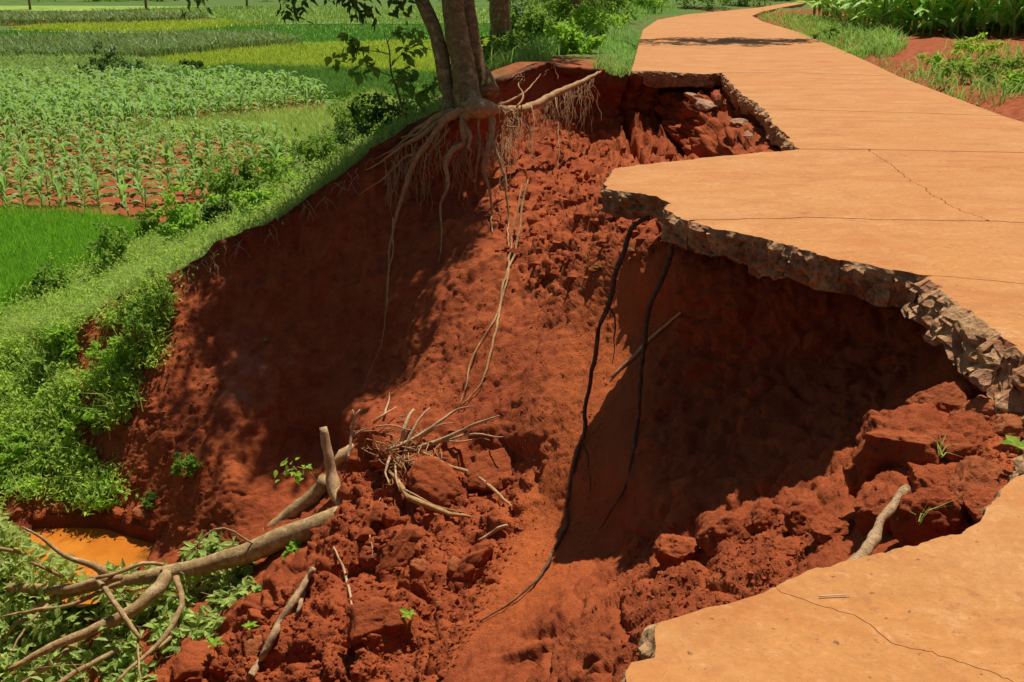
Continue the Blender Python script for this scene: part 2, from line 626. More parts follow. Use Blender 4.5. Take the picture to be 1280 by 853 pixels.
m_debris = soft([(440, 560), (520, 540), (690, 560), (660, 640), (560, 800), (540, 900), (180, 900), (290, 780), (425, 640)], 14)
m_sheet = soft([(770, 330), (850, 330), (845, 470), (760, 690), (640, 790), (585, 790), (640, 660), (690, 560), (700, 460)], 30)
m_near = soft([(765, 700), (850, 640), (1060, 630), (1080, 900), (640, 900), (640, 820)], 30)
m_hole = soft([(780, 100), (1000, 90), (1000, 200), (780, 215)], 16)
m_chunk = soft([(690, 110), (840, 150), (850, 300), (780, 320), (690, 380), (640, 330)], 40)
m_wall = soft([(215, 345), (560, 150), (600, 180), (600, 290), (470, 500), (400, 600), (250, 610), (200, 480)], 40)
m_left = soft([(-400, 600), (0, 430), (200, 350), (205, 480), (150, 560), (130, 640), (-400, 700)], 20)
m_dark = soft([(860, 320), (1200, 420), (1090, 560), (1060, 640), (850, 640), (800, 600)], 25)
m_pool = soft([(40, 655), (130, 655), (190, 672), (180, 700), (110, 735), (40, 700)], 10)
depth = T0 / 10.0
quiet = 1 - 0.8 * m_pool
h = 0.10 * fbm(V * 0.9, 4, 3) + 0.035 * fbm(V * 4.2, 4, 9) + 0.012 * fbm(V * 15, 3, 21)
h *= (1 - 0.55 * m_sheet)
# blocks and clods where the earth has slumped
Vw = V + 0.25 * np.stack([fbm(V * 1.5, 3, 60 + k) for k in range(3)], -1)
f1, f2, cid = worley(Vw * 1.7, 5)
edge = sstep(0.0, 0.22, f2 - f1)
blk = (cid - .45) * 0.30 * edge - 0.11 * (1 - edge)
g1, g2, gid = worley(Vw * 4.6 + 9, 6)
blk2 = (gid - .4) * 0.10 * sstep(0, .3, g2 - g1) - 0.035 * (1 - sstep(0, .25, g2 - g1))
k1, k2, kid = worley(Vw * 12 + 3, 8)
blk3 = (kid - .4) * 0.03 * sstep(0, .3, k2 - k1)
z1, z2, zid = worley(Vw * np.array([1.0, 1.0, 1.2]) + 4, 12)
blk0 = (zid - .45) * .32 * sstep(0, .12, z2 - z1) - .12 * (1 - sstep(0, .15, z2 - z1))
h += m_debris * (.5 * blk0 + blk * .6 + .9 * blk2 + 1.2 * blk3 + .05 * fbm(V * 7, 4, 36, True))
h += m_near * (0.30 * blk + .75 * blk2 + 1.2 * blk3 - .07 * sstep(.10, .0, f2 - f1) + .05 * fbm(V * 8, 4, 33, True))
h += m_chunk * (0.30 * blk + .55 * blk2 + 1.1 * blk3 + .10 * fbm(V * 3.5, 4, 35, True) + .06 * fbm(V * 9, 4, 37, True))
rest = np.clip(1 - m_debris - m_near - m_chunk - m_sheet - m_pool, 0, 1)
h += rest * (0.05 * blk + 0.18 * blk2 + 0.8 * blk3) + (1 - m_pool) * .016 * fbm(V * 11, 4, 38, True)
# sheared facets and thin cracks on the open slope
fac = fbm(np.column_stack([V @ np.array([.8, -.6, 0.1]) * 1.6, V @ np.array([.6, .8, .0]) * .5, V[:, 2] * .4]), 3, 63, True)
h += np.clip(rest + m_sheet * .4, 0, 1) * .10 * (fac - .5)
e1_, e2_, _ = worley(Vw * np.array([2.6, 2.6, 1.6]) + 20, 64)
h -= rest * .015 * sstep(.07, 0, e2_ - e1_) * sstep(-.05, .2, fbm(V * .8, 2, 65))
h += m_sheet * (0.7 * blk3 + .10 * blk2)
# tension cracks and fallen-away columns in the wall under the far slab
ax = V[:, 0] + 0.25 * fbm(V * 1.3, 3, 77)
colm = np.abs(((ax * 1.55) % 1.0) - .5) * 2
h += m_hole * (-0.42 * sstep(.80, .98, colm) + 0.16 * fbm(V * np.array([2.2, 2.2, .9]), 4, 31) + 0.9 * blk2 + .14 * sstep(.1, -.3, fbm(V * 1.7, 3, 91)))
# scrape marks running down the back wall
stre = fbm(V * np.array([5.5, 2.0, 0.7]), 4, 41)
h += m_wall * (0.12 * stre + 0.02 * fbm(V * np.array([18, 6, 2.0]), 3, 45))
h += m_dark * (0.13 * fbm(V * np.array([8, 4, 1.8]), 5, 47) + .08 * fbm(V * 5, 4, 48, True) + .8 * blk2 + blk3)
h += m_sheet * 0.035 * fbm(V @ np.array([[.8, .6, 0], [-.6, .8, 0], [0, 0, 1]]) * np.array([7, 1.0, 1.0]), 3, 49)
# overhanging, ragged lip
lip = np.exp(-((py - np.repeat(RY[None], NR, 0).ravel()) / 16.0) ** 2) * (px > 190) * (px < 800)
h += lip * (0.10 + .22 * fbm(V * 2.2, 3, 55))
h *= quiet
h -= 0.14 * m_pool
# ground under the slabs stays below them
V2 = V + nrm * (h * np.clip(depth, .45, 1.3))[:, None]
V2[:NR * 0 + len(cols)] = V[:len(cols)]
under = (px > 835) & (py > 90)
V2[:, 2] = np.where(under, np.minimum(V2[:, 2], -0.235 - .02 * (1 + vnoise(V * 6, 2))), V2[:, 2])
POOL_Z = -4.64
i = (np.arange(NR - 1)[:, None] * len(cols) + np.arange(len(cols) - 1)[None]).ravel()
Q = np.stack([i, i + len(cols), i + len(cols) + 1, i + 1], -1)
pit_me = npmesh("eroded_slope", V2, Q, M['soil'], True)
m_or = np.clip(m_sheet * .5 * sstep(835, 770, px) + .35 * sstep(.1, .4, fbm(V * .7, 3, 88)) * (1 - m_wall), 0, 1)  # orange earth, cut back where the slab's shade falls to colour it darker
pale = 0.75 * np.exp(-(((px - 310) / 38) ** 2 + ((py - 475) / 42) ** 2)) * sstep(-.2, .3, fbm(V * 3, 3, 99)) + .25 * sstep(.25, .45, fbm(V * 1.2, 4, 14)) * (1 - m_wall)
wet = np.exp(-(np.maximum(0, sdist(np.array([(40, 655), (130, 655), (190, 672), (180, 700), (110, 735), (40, 700)], float), px, py)) / 14) ** 2) * .8
vattr(pit_me, "orange", m_or)
vattr(pit_me, "pale", np.clip(pale, 0, 1))
topd = np.exp(-np.maximum(0, py - np.repeat(RY[None], NR, 0).ravel() - 4) / 16.0) * (px > 150) * (px < 800)
vattr(pit_me, "topsoil", np.clip(topd * 1.2, 0, 1))
vattr(pit_me, "damp", np.clip(wet + .10 * m_near, 0, 1))
pit = tag(link("eroded_slope", pit_me), kind='structure')
BVH = BVHTree.FromPolygons([tuple(v) for v in V2], [tuple(q) for q in Q.tolist()])
CAMV = Vector((0, 0, CAM_H))


def hit(px, py, lift=0.0):
    d = Vector(ray(float(px), float(py)))
    loc, n, idx, dist = BVH.ray_cast(CAMV, d.normalized())
    if loc is None:
        t = float(pit_t(np.array([px], float), np.array([py], float))[0])
        return CAMV + d * t
    if lift:
        loc = loc - d.normalized() * lift
    return loc


def hit_t(px, py):
    return (hit(px, py) - CAMV).dot(Vector((0, CP, -SP)))


# muddy water lying in the lowest corner
pool_mat, nt, b = nodes("muddy_water", .22, .35)
nt.links.new(ramp(nt, noise(nt, 2.5, 4, .6), [(.35, (.44, .125, .013)), (.65, (.56, .185, .022))]), b.inputs["Base Color"])
bump(nt, b, [(noise(nt, 9, 2, .5), .004, .3)])
pp = [PZ(a, c, POOL_Z) for a, c in [(20, 640), (75, 648), (135, 646), (185, 655), (215, 690), (190, 735), (100, 760), (20, 730)]]
pool_me = bpy.data.meshes.new("puddle")
pool_me.from_pydata([tuple(p) for p in pp], [], [list(range(len(pp)))])
pool_me.materials.append(pool_mat)
tag(link("puddle", pool_me), kind='structure')

# ================================================================== TERRAIN: bank, valley floor, road shoulder
FIELD_Z = -3.5
_xl = np.array([(-60, -2), (-20, -.6), (2, .1), (8, .9), (17, 2.0), (28, 3.5), (36, 4.6), (45, 6.5), (60, 10), (100, 22), (700, 150)], float)
rimW = np.array([list(P(a, c, t)) for a, c, t in RIM if a < 800])
rimF = spline(rimW, 0.12)


def prof(d):
    return np.interp(d, [-1, 0, 2, 3.5, 5, 6.2, 9, 10.2], [0, -.02, 0, -.55, -1.6, -2.25, -3.4, -3.5])


def zt(X, Y):
    X, Y = np.asarray(X, float), np.asarray(Y, float)
    z = prof(np.interp(Y, _xl[:, 0], _xl[:, 1]) - X)
    p = np.stack([X, Y, 0 * X], -1)
    near = np.exp(-np.maximum(0, np.hypot(X, Y - 15) - 20) / 20)
    z = z + near * .10 * fbm(p * .6, 3, 5) * sstep(-3.45, -3.1, z)
    # right-hand side: ditch bank and field
    xr = np.interp(Y, [-20, 2, 11, 16.4, 28, 36, 60], [5, 5.2, 5.8, 6.2, 7.8, 9.6, 30])
    s = X - xr
    z = z + np.where(s > 0, .16 * sstep(.2, 1.6, s) * (0.6 + fbm(p * .9, 3, 15)) + .1 * sstep(2, 6, s), 0) * near
    # blend to the measured rim
    num = np.zeros(len(X))
    den = np.zeros(len(X)) + 1e-9
    dmin = np.full(len(X), 1e9)
    rz = prof(np.interp(rimF[:, 1], _xl[:, 0], _xl[:, 1]) - rimF[:, 0])
    for q, zz in zip(rimF[::3], (rimF[:, 2] - rz)[::3]):
        d2 = (X - q[0]) ** 2 + (Y - q[1]) ** 2
        w = 1 / (d2 + .02) ** 2
        num += w * zz
        den += w
        dmin = np.minimum(dmin, d2)
    z = z + num / den * np.exp(-dmin / 1.6 ** 2)
    # far rolling land
    far = np.hypot(X, Y)
    return z + sstep(120, 500, far) * 3.0 * fbm(p * .006, 3, 8)


hole = [tuple(q[:2]) for q in rimF] + [(3.4, 17.9), (5.2, 16.5), (4.6, 10), (3.4, 4.5), (3.0, 1.0), (1.5, -0.6), (-1.5, .4), (-5.5, 5.5)]
hole = np.array(hole)
_xs = []
for a, b_, st, jit in ((40, 40, .45, .3), (120, 120, 2.4, .3), (700, 700, 25, .2)):
    gx, gy = np.meshgrid(np.arange(-a, a, st), np.arange(-6 if a == 40 else -a, b_, st))
    g = np.stack([gx.ravel(), gy.ravel()], -1) + RNG.uniform(-jit * st, jit * st, (gx.size, 2))
    if a == 40:
        g = g[(g[:, 0] > -14) & (g[:, 0] < 16) & (g[:, 1] < 40)]
    elif a == 120:
        g = g[~((g[:, 0] > -14) & (g[:, 0] < 16) & (g[:, 1] < 40) & (g[:, 1] > -6))]
    else:
        g = g[(np.abs(g[:, 0]) > 120) | (np.abs(g[:, 1]) > 120)]
    _xs.append(g)
g = np.vstack(_xs)
sd = sdist(hole, g[:, 0], g[:, 1])
g = g[sd > .12]
nh = len(hole)
cdt = delaunay_2d_cdt([Vector(q) for q in np.vstack([hole, g])], [(k, (k + 1) % nh) for k in range(nh)], [], 0, 1e-5)
tv = np.array([list(v) for v in cdt[0]])
tf = np.array([f for f in cdt[2]])
cen = tv[tf].mean(1)
tf = tf[~inside(hole, cen[:, 0], cen[:, 1])]
tz = zt(tv[:, 0], tv[:, 1])
# rim vertices take the exact rim height
for k, q in enumerate(rimF):
    j = cdt[3].index([k]) if False else None
kd = {(round(float(q[0]), 4), round(float(q[1]), 4)): q[2] for q in rimF}
for k in range(len(tv)):
    q = kd.get((round(tv[k, 0], 4), round(tv[k, 1], 4)))
    if q is not None:
        tz[k] = q
# land under the road stays below the concrete
inroad = (tv[:, 0] > np.interp(tv[:, 1], _xl[:, 0], _xl[:, 1]) - .05) & (tv[:, 0] < np.interp(tv[:, 1], [-20, 2, 11, 16.4, 28, 36, 60], [5, 5.2, 5.8, 6.2, 7.8, 9.6, 30]) + .05) & (tv[:, 1] < 17)
_rp = np.array([list(PZ(a, c_, 0.0))[:2] for a, c_ in [(790, 88), (797, 60), (804, 37), (822, 25), (860, 18), (905, 14), (945, 10), (985, 4), (1010, 3.5), (975, 10), (952, 15), (940, 20), (953, 27), (1000, 41), (1060, 66), (1123, 95)]])
inroad |= (sdist(_rp, tv[:, 0], tv[:, 1]) < .25)
tz = np.where(inroad, -.20, tz)
gm, nt, b = nodes("ground_soil", .95, .1)
n1 = noise(nt, 1.3, 6, .65)
n2 = noise(nt, 9, 5, .65)
earth = ramp(nt, n2, [(.3, (.20, .045, .018)), (.7, (.40, .115, .042))])
green = ramp(nt, n2, [(.3, (.05, .10, .02)), (.7, (.14, .21, .045))])
nt.links.new(mix(nt, attr(nt, "turf"), earth, green), b.inputs["Base Color"])
bump(nt, b, [(n2, .05, .6), (noise(nt, 50, 3, .6), .01, .6)])
ground_me = npmesh("ground", np.column_stack([tv, tz]), tf, gm, True)
d_l = np.interp(tv[:, 1], _xl[:, 0], _xl[:, 1]) - tv[:, 0]
turf = sstep(-.3, .2, fbm(np.column_stack([tv, tz]) * .8, 3, 3) + .25)
turf = np.where(d_l < -3, .0, turf)
turf = turf * (1 - np.exp(-(((tv[:, 0] - .6) / 1.6) ** 2 + ((tv[:, 1] - 17.5) / 2.6) ** 2) ** 2))
turf = np.where((d_l < -3) & (tv[:, 1] > 45), .9, turf)
turf = np.where(np.hypot(tv[:, 0], tv[:, 1]) > 90, 1, turf)
vattr(ground_me, "turf", turf)
ground = tag(link("ground", ground_me), kind='structure')
GB = BVHTree.FromPolygons([(float(a), float(b_), float(c)) for (a, b_), c in zip(tv, tz)], [tuple(f) for f in tf.tolist()])


def ground_hit(px, py):
    d = Vector(ray(float(px), float(py))).normalized()
    loc = GB.ray_cast(CAMV, d)[0]
    return loc if loc is not None else PZ(px, py, FIELD_Z)


def ground_z(x, y):
    loc = GB.ray_cast(Vector((x, y, 60)), Vector((0, 0, -1)))[0]
    return loc.z if loc is not None else 0.0


# ================================================================== ROAD
conc, nt, b = nodes("dusty_concrete", .85, .25)
pos = coords(nt)
big = noise(nt, .55, 4, .6, pos)
strk = noise(nt, 2.2, 6, .65, scaled(nt, pos, (.7, 1.3, 1)), .6)
fine = noise(nt, 28, 6, .7, pos)
grit = noise(nt, 190, 2, .6, pos)
c = ramp(nt, strk, [(.30, (0.418, 0.170, 0.047)), (.5, (0.494, 0.224, 0.070)), (.7, (0.529, 0.267, 0.101))])
c = mix(nt, rampf(nt, big, .35, .65), c, (0.487, 0.204, 0.053))
c = mix(nt, mix(nt, 1.0, rampf(nt, noise(nt, 1.1, 7, .7, pos), .56, .68), rampf(nt, fine, .3, .7), 'MULTIPLY'), c, (0.557, 0.334, 0.149))
stn = noise(nt, 1.7, 7, .7, scaled(nt, pos, (.7, 1.5, 1)), 1.0)
c = mix(nt, mix(nt, 1.0, rampf(nt, stn, .47, .66), (.75, .75, .75), 'MULTIPLY'), c, (0.404, 0.133, 0.031))
c = mix(nt, rampf(nt, noise(nt, 5.5, 6, .7, pos), .60, .72), c, (0.320, 0.114, 0.034))
c = mix(nt, rampf(nt, noise(nt, 24, 3, .6, pos), .66, .71), c, (0.188, 0.080, 0.029))
c = mix(nt, rampf(nt, grit, .70, .78), c, (0.599, 0.414, 0.218))
c = mix(nt, rampf(nt, grit, .30, .24), c, (0.264, 0.107, 0.034))
c = mix(nt, .30, c, mix(nt, .8, c, mix(nt, .4, rampf(nt, fine, .25, .75), rampf(nt, noise(nt, 3.2, 9, .75, scaled(nt, pos, (.5, 1.3, 1)), .5), .3, .7)), 'OVERLAY'))
mot = noise(nt, 13, 7, .72, pos, .5)
c = mix(nt, mix(nt, 1.0, rampf(nt, mot, .50, .70), (.6, .6, .6), 'MULTIPLY'), c, (.40, .155, .042))
c = mix(nt, mix(nt, 1.0, rampf(nt, noise(nt, 21, 6, .75, pos, .8), .54, .74), (.42, .42, .42), 'MULTIPLY'), c, (.72, .42, .20))
c = mix(nt, mix(nt, 1.0, rampf(nt, noise(nt, .8, 6, .7, pos, .8), .50, .66), (.45, .45, .45), 'MULTIPLY'), c, (.48, .18, .048))
c = mix(nt, rampf(nt, noise(nt, 75, 3, .6, pos), .62, .72), c, (.30, .13, .05))
nt.links.new(c, b.inputs["Base Color"])
bump(nt, b, [(strk, .01, .3), (fine, .008, .45), (grit, .003, .6)])

brk, nt, b = nodes("broken_concrete", .92, .2)
pos = coords(nt)
vo = N_(nt, "ShaderNodeTexVoronoi", Scale=26.0)
nt.links.new(pos, vo.inputs["Vector"])
n1 = noise(nt, 7, 6, .7, pos)
n2 = noise(nt, 40, 5, .7, pos)
c = ramp(nt, n1, [(.3, (.24, .115, .045)), (.55, (.50, .285, .13)), (.75, (.66, .37, .16))])
c = mix(nt, rampf(nt, n2, .56, .72), c, (.62, .44, .29))
c = mix(nt, rampf(nt, n2, .44, .3), c, (.11, .06, .035))
c = mix(nt, rampf(nt, noise(nt, 3, 3, .6, pos), .55, .7), c, (.33, .11, .045))
c = mix(nt, rampf(nt, noise(nt, 4.5, 5, .65, pos), .50, .66), c, (.30, .11, .045))
c = mix(nt, .12, c, (.36, .17, .08))
nt.links.new(c, b.inputs["Base Color"])
bump(nt, b, [(vo.outputs["Distance"], .02, .7), (n1, .03, .6), (n2, .012, .8)])

road = empty("road", (3.0, 8.0, 0.0))
tag(road, kind='structure')


def pz0(pts):
    return [np.array(PZ(a, c_, 0.0))[:2] for a, c_ in pts]


def rough_line(pts, amp, step, seed, f=3.0):
    """resample an XY polyline and make it ragged; endpoints stay put"""
    p = np.array(pts)
    q = []
    for k in range(len(p) - 1):
        n = max(1, int(np.linalg.norm(p[k + 1] - p[k]) / step))
        q.append(p[k] + (p[k + 1] - p[k]) * (np.arange(n) / n)[:, None])
    q.append(p[-1:])
    q = np.vstack(q)
    z = np.column_stack([q, np.zeros(len(q))])
    w = np.stack([fbm(z * f + 7 * k, 4, seed + k) for k in range(2)], -1) * 2
    if amp > .02:
        w = w + np.stack([fbm(z * 22 + 3 * k, 3, seed + 60 + k) for k in range(2)], -1) * .55 + (np.stack([worley(z * 14 + 3 * k, seed + 80 + k)[2] for k in range(2)], -1) - .5) * .5
    e = np.minimum(1, np.minimum(np.arange(len(q)), np.arange(len(q))[::-1]) / 4.0)[:, None]
    return q + amp * w * e


def shift(line, off):
    """move a polyline sideways by off (left of its direction positive)"""
    t = np.gradient(line, axis=0)
    t /= np.linalg.norm(t, axis=1)[:, None] + 1e-9
    return line + off * np.stack([-t[:, 1], t[:, 0]], -1)


def slab(segs, thick=.21, seed=0, z0=0.0, flare=-.05, label=None):
    """segs: list of (xy polyline, broken?) going counter-clockwise; returns a slab with rough broken faces"""
    pts, bro, thk = [], [], []
    for line, br, *tk in segs:
        line = np.asarray(line)
        tk = tk[0] if tk else (thick, thick)
        tt = np.linspace(tk[0], tk[1], len(line))
        for k in range(len(line) - 1):
            pts.append(line[k])
            bro.append(br)
            thk.append(tt[k])
    pts = np.array(pts)
    n = len(pts)
    keep = [k for k in range(n) if np.linalg.norm(pts[k] - pts[k - 1]) > .002]
    pts, bro, thk = pts[keep], np.array(bro, float)[keep], np.array(thk)[keep]
    n = len(pts)
    area = .5 * np.sum(pts[:, 0] * np.roll(pts[:, 1], -1) - np.roll(pts[:, 0], -1) * pts[:, 1])
    if area < 0:
        pts, bro, thk = pts[::-1], bro[::-1], thk[::-1]
    nr = 13
    tan = np.roll(pts, -1, 0) - np.roll(pts, 1, 0)
    tan /= np.linalg.norm(tan, axis=1)[:, None] + 1e-9
    out = np.stack([tan[:, 1], -tan[:, 0]], -1)
    bs = np.convolve(np.concatenate([bro[-3:], bro, bro[:3]]), np.ones(7) / 7, 'valid')
    lay = []
    for r in range(nr):
        f = r / (nr - 1)
        p3 = np.column_stack([pts, np.full(n, -f * .22)])
        nz = fbm(p3 * 8, 4, seed + 5) * .11 + fbm(p3 * 2.5, 2, seed + 9) * .08
        a_, b2_, ci = worley(p3 * np.array([11, 11, 16]), seed + 2)
        nz = nz + (ci - .5) * .032 * sstep(0, .25, b2_ - a_) + .045 * fbm(p3 * 19, 3, seed + 14, True)
        a_, b2_, ci = worley(p3 * np.array([30, 30, 36]), seed + 4)
        nz = nz + (ci - .5) * .035 * sstep(0, .25, b2_ - a_)
        o = np.where(bs > .01, nz * min(1, f * 5) * bs + flare * f * bs, 0)
        low = 1 + bs * (.7 * fbm(np.column_stack([pts * 3.0, np.zeros(n)]), 4, seed + 21) + .25 * (worley(np.column_stack([pts * 7.0, np.zeros(n)]), seed + 23)[2] - .5))
        zz = z0 - f * thk * low
        if r == 0:
            o = o * 0
        lay.append(np.column_stack([pts + out * o[:, None], zz]))
    Vv = np.vstack(lay)
    tri = delaunay_2d_cdt([Vector(q) for q in pts], [(k, (k + 1) % n) for k in range(n)], [], 1, 1e-6)
    tvv = np.array([list(v) for v in tri[0]])
    orig = [(o[0] if o else None) for o in tri[3]]
    faces, mi = [], []
    extra = []
    mp = []
    for k in range(len(tvv)):
        if orig[k] is not None and orig[k] < n:
            mp.append(orig[k])
        else:
            mp.append(n * nr + len(extra))
            extra.append((*tvv[k], z0))
    top = np.array([[mp[a] for a in f] for f in tri[2]])
    k = np.arange(n)
    kn = (k + 1) % n
    side = np.vstack([np.stack([r * n + k, (r + 1) * n + k, (r + 1) * n + kn, r * n + kn], -1) for r in range(nr - 1)])
    bot = top[:, ::-1] + np.where(top[:, ::-1] < n, (nr - 1) * n, 0)
    if extra:
        Vv = np.vstack([Vv, np.array(extra)])
    midx = np.concatenate([np.zeros(len(top)), np.ones(len(bot)), np.ones(len(side))])
    me = npmesh("concrete_slab", Vv, [np.vstack([top, bot]), side], [conc, brk], False, midx)
    o = link("concrete_slab", me, road)
    if label:
        o['label'] = label
    return o


XR = {}
JG = .007   # half the joint gap
rightedge = pz0([(1010, 3.5), (975, 10), (952, 15), (940, 20), (953, 27), (1000, 41), (1060, 66), (1123, 95)])
leftedge = pz0([(790, 88), (797, 60), (804, 37), (822, 25), (860, 18), (905, 14), (945, 10), (985, 4)])
# the panels beyond the break, cut by sawn joints
Ys = [18.9, 23.0, 27.5, 32.5]
LE, RE = np.array(leftedge), np.array(rightedge)[::-1]


def edge_x(E, y):
    o = np.argsort(E[:6, 1])
    return np.interp(y, E[:6, 1][o], E[:6, 0][o])


J1 = rough_line(pz0([(903, 91.0), (1010, 91.5), (1123, 95.5)]), .012, .06, 11)
far_break = rough_line(pz0([(789, 89), (815, 89), (850, 91), (880, 93), (903, 91.0)]), .05, .035, 13)
yb = [None] + Ys
for k in range(len(Ys) + 1):
    if k < len(Ys):
        y1 = Ys[k]
        far_line = np.array([[edge_x(RE, y1), y1 - JG], [edge_x(LE, y1), y1 - JG]])
    if k == 0:
        seg = [(far_break, 1.0), (shift(J1, .014), 0.0), (np.array([J1[-1], [edge_x(RE, y1), y1 - JG]]), 0), (far_line, 0), (np.array([[edge_x(LE, y1), y1 - JG], far_break[0]]), .3)]
    elif k < len(Ys):
        y0 = Ys[k - 1]
        lm = [q for q in LE if y0 < q[1] < y1][::-1]
        rm = [q for q in RE if y0 < q[1] < y1]
        seg = [(np.array([[edge_x(LE, y0), y0 + JG], [edge_x(RE, y0), y0 + JG]]), 0), (np.array([[edge_x(RE, y0), y0 + JG]] + rm + [[edge_x(RE, y1), y1 - JG]]), 0), (far_line, 0),
               (np.array([[edge_x(LE, y1), y1 - JG]] + lm + [[edge_x(LE, y0), y0 + JG]]), 0)]
    else:
        y0 = Ys[-1]
        lm = [q for q in LE if q[1] > y0]
        rm = [q for q in RE if q[1] > y0]
        a0, b0 = np.array([edge_x(LE, y0), y0 + JG]), np.array([edge_x(RE, y0), y0 + JG])
        seg = [(np.array([a0, b0]), 0), (np.array([b0] + rm), 0), (np.array([rm[-1], lm[-1]]), 0), (np.array(lm[::-1] + [a0]), 0)]
    slab(seg, seed=100 + k)
J2 = rough_line(pz0([(956, 136), (1040, 138.5), (1130, 141), (1253, 145)]), .012, .05, 21)
J3 = rough_line(pz0([(995, 186.5), (1085, 187), (1180, 189), (1280, 191), (1420, 194)]), .02, .04, 22, 4)
J4 = rough_line(pz0([(863, 275.5), (1000, 272), (1130, 275), (1280, 278), (1500, 284)]), .03, .04, 23, 3)
rx = lambda y: float(np.interp(y, [-20, 2, 11, 16.4], [5, 5.2, 5.8, 6.2]))
e1 = rough_line(pz0([(903, 92), (912, 103), (925, 116), (942, 127), (956, 136)]), .06, .03, 24)
e2 = rough_line(pz0([(956, 136), (968, 155), (981, 170), (994, 184)]), .06, .03, 25)
slab([(e1[::-1], 1.0), (shift(J1, -.014), 0), (np.array([shift(J1, -.014)[-1], shift(J2, .010)[-1]]), 0), (shift(J2, .010)[::-1], 0)], seed=120)
r3 = shift(J3, .010)
slab([(e2[::-1], 1.0), (shift(J2, -.010), 0), (np.array([shift(J2, -.010)[-1], [rx(J3[-1, 1]), J3[-1, 1]], r3[-1]]), 0), (r3[::-1], 0)], seed=121)
# the jutting tongue between joints 3 and 4, split by a wandering crack
C1 = rough_line(pz0([(1085, 187), (1106, 201), (1139, 226), (1181, 253), (1215, 268), (1239, 277)]), .05, .03, 26, 5)
tongue = rough_line(pz0([(994, 187.5), (950, 191), (900, 195), (850, 201), (800, 206), (768, 211), (764, 219), (757, 229), (760, 237), (788, 241), (821, 246), (838, 254), (836, 263), (850, 272), (863, 277)]), .045, .025, 27)
k3 = int(np.argmin(np.linalg.norm(J3 - C1[0], axis=1)))
k4 = int(np.argmin(np.linalg.norm(J4 - C1[-1], axis=1)))
C1[0], C1[-1] = J3[k3], J4[k4]
CW = .0028
j3a, j3b = shift(J3, -.010)[:k3 + 1], shift(J3, -.010)[k3:]
j4a, j4b = shift(J4, .007)[:k4 + 1], shift(J4, .007)[k4:]
cl, cr = shift(C1, -CW), shift(C1, CW)
slab([(tongue, 1.0, (.19, .20)), (j4a, 0), (cl[::-1][1:-1], 0), (j3a[::-1], 0)], seed=130, label="tongue of concrete jutting unsupported over the hole")
slab([(cr[1:-1], 0), (j4b, 0), (np.array([j4b[-1], [5.5, (j4b[-1, 1] + j3b[-1, 1]) / 2], j3b[-1]]), 0), (j3b[::-1], 0)], seed=131)
# panel in front of joint 4
C2 = rough_line(pz0([(1159, 344.5), (1200, 347), (1240, 351), (1280, 356), (1400, 372), (1600, 400)]), .03, .03, 28, 4)
f1_ = rough_line(pz0([(863, 277.5), (895, 286), (957, 297), (1006, 313), (1047, 324), (1100, 335), (1159, 345)]), .05, .02, 29)
j4 = shift(J4, -.007)
c2u = shift(C2, .004)
slab([(f1_, 1.0, (.20, .24)), (c2u, 0), (np.array([c2u[-1], j4[-1]]), 0), (j4[::-1], 0)], seed=132)
f2_ = rough_line(pz0([(1159, 346), (1187, 371), (1232, 406), (1277, 443), (1320, 480), (1335, 530)]), .06, .018, 30)
c2d = shift(C2, -.004)
nearR = pz0([(1335, 530), (1315, 560), (1288, 580)])
nr_ = rough_line(nearR, .03, .02, 31)
e_n = rough_line(pz0([(1288, 580), (1267, 596), (1252, 615), (1229, 641), (1205, 667), (1167, 677), (1111, 689), (1073, 696), (1021, 708), (1007, 717), (969, 734)]), .022, .012, 32, 5)
C3 = rough_line(pz0([(969, 734), (976, 741), (1016, 752), (1063, 771), (1111, 800), (1182, 821), (1257, 847), (1400, 895)]), .022, .015, 33, 6)
J5 = rough_line(pz0([(1288, 580), (1400, 600), (1700, 640)]), .01, .03, 34)
slab([(f2_, 1.0, (.19, .21)), (nr_, 1.0, (.21, .2)), (shift(J5, .004), 0), (np.array([J5[-1], c2d[-1]]), 0), (c2d[::-1], 0)], seed=133, flare=.07)
c3u, c3d = shift(C3, .0013), shift(C3, -.0013)
ca = C3[-1]
j5 = shift(J5, -.004)
slab([(e_n, 1.0), (c3u, 0), (np.array([c3u[-1], [4.9, .6], [5.2, 1.2], j5[-1]]), 0), (j5[::-1], 0)], seed=134, flare=-.14)
e_n2 = rough_line(pz0([(969, 734), (922, 752), (865, 767), (827, 778), (820, 786), (818, 820), (789, 829), (783, 841), (785, 856), (770, 900)]), .014, .010, 35, 6)
tail = np.array([e_n2[-1], [.10, 1.2], [-.15, .2], [-.5, -3.0], [4.9, -3.0], [4.9, .55], c3d[-1]])
slab([(e_n2, 1.0), (tail, 0), (c3d[::-1], 0)], seed=135, flare=-.12, label="nearest slab with a ragged curved edge at the bottom of the picture")

# ================================================================== MAIN TREE WITH BARED ROOTS
def pts_t(lst):
    return [P(a, c, t) for a, c, t in lst]


def lead(lst, t0, t1):
    """pixel list with depth running from t0 to t1"""
    n = len(lst)
    return [P(a, c, t0 + (t1 - t0) * k / max(1, n - 1)) for k, (a, c) in enumerate(lst)]


def drape(lst, lift=0.03):
    return [hit(a, c, lift) for a, c in lst]


def dens(lst, step=13.0):
    q = spline(np.array([(a, c, 0.0) for a, c in lst]), step)
    return [(float(v[0]), float(v[1])) for v in q]


def hang(lst, t, lift=0.05, dt=0.0):
    """hanging root: depth t (drifting by dt along its length), never inside the soil"""
    out = []
    lst = dens(lst)
    n = len(lst)
    for k, (a, c) in enumerate(lst):
        tt = t + dt * k / max(1, n - 1)
        out.append(P(a, c, min(tt, hit_t(a, c) - lift)))
    return out


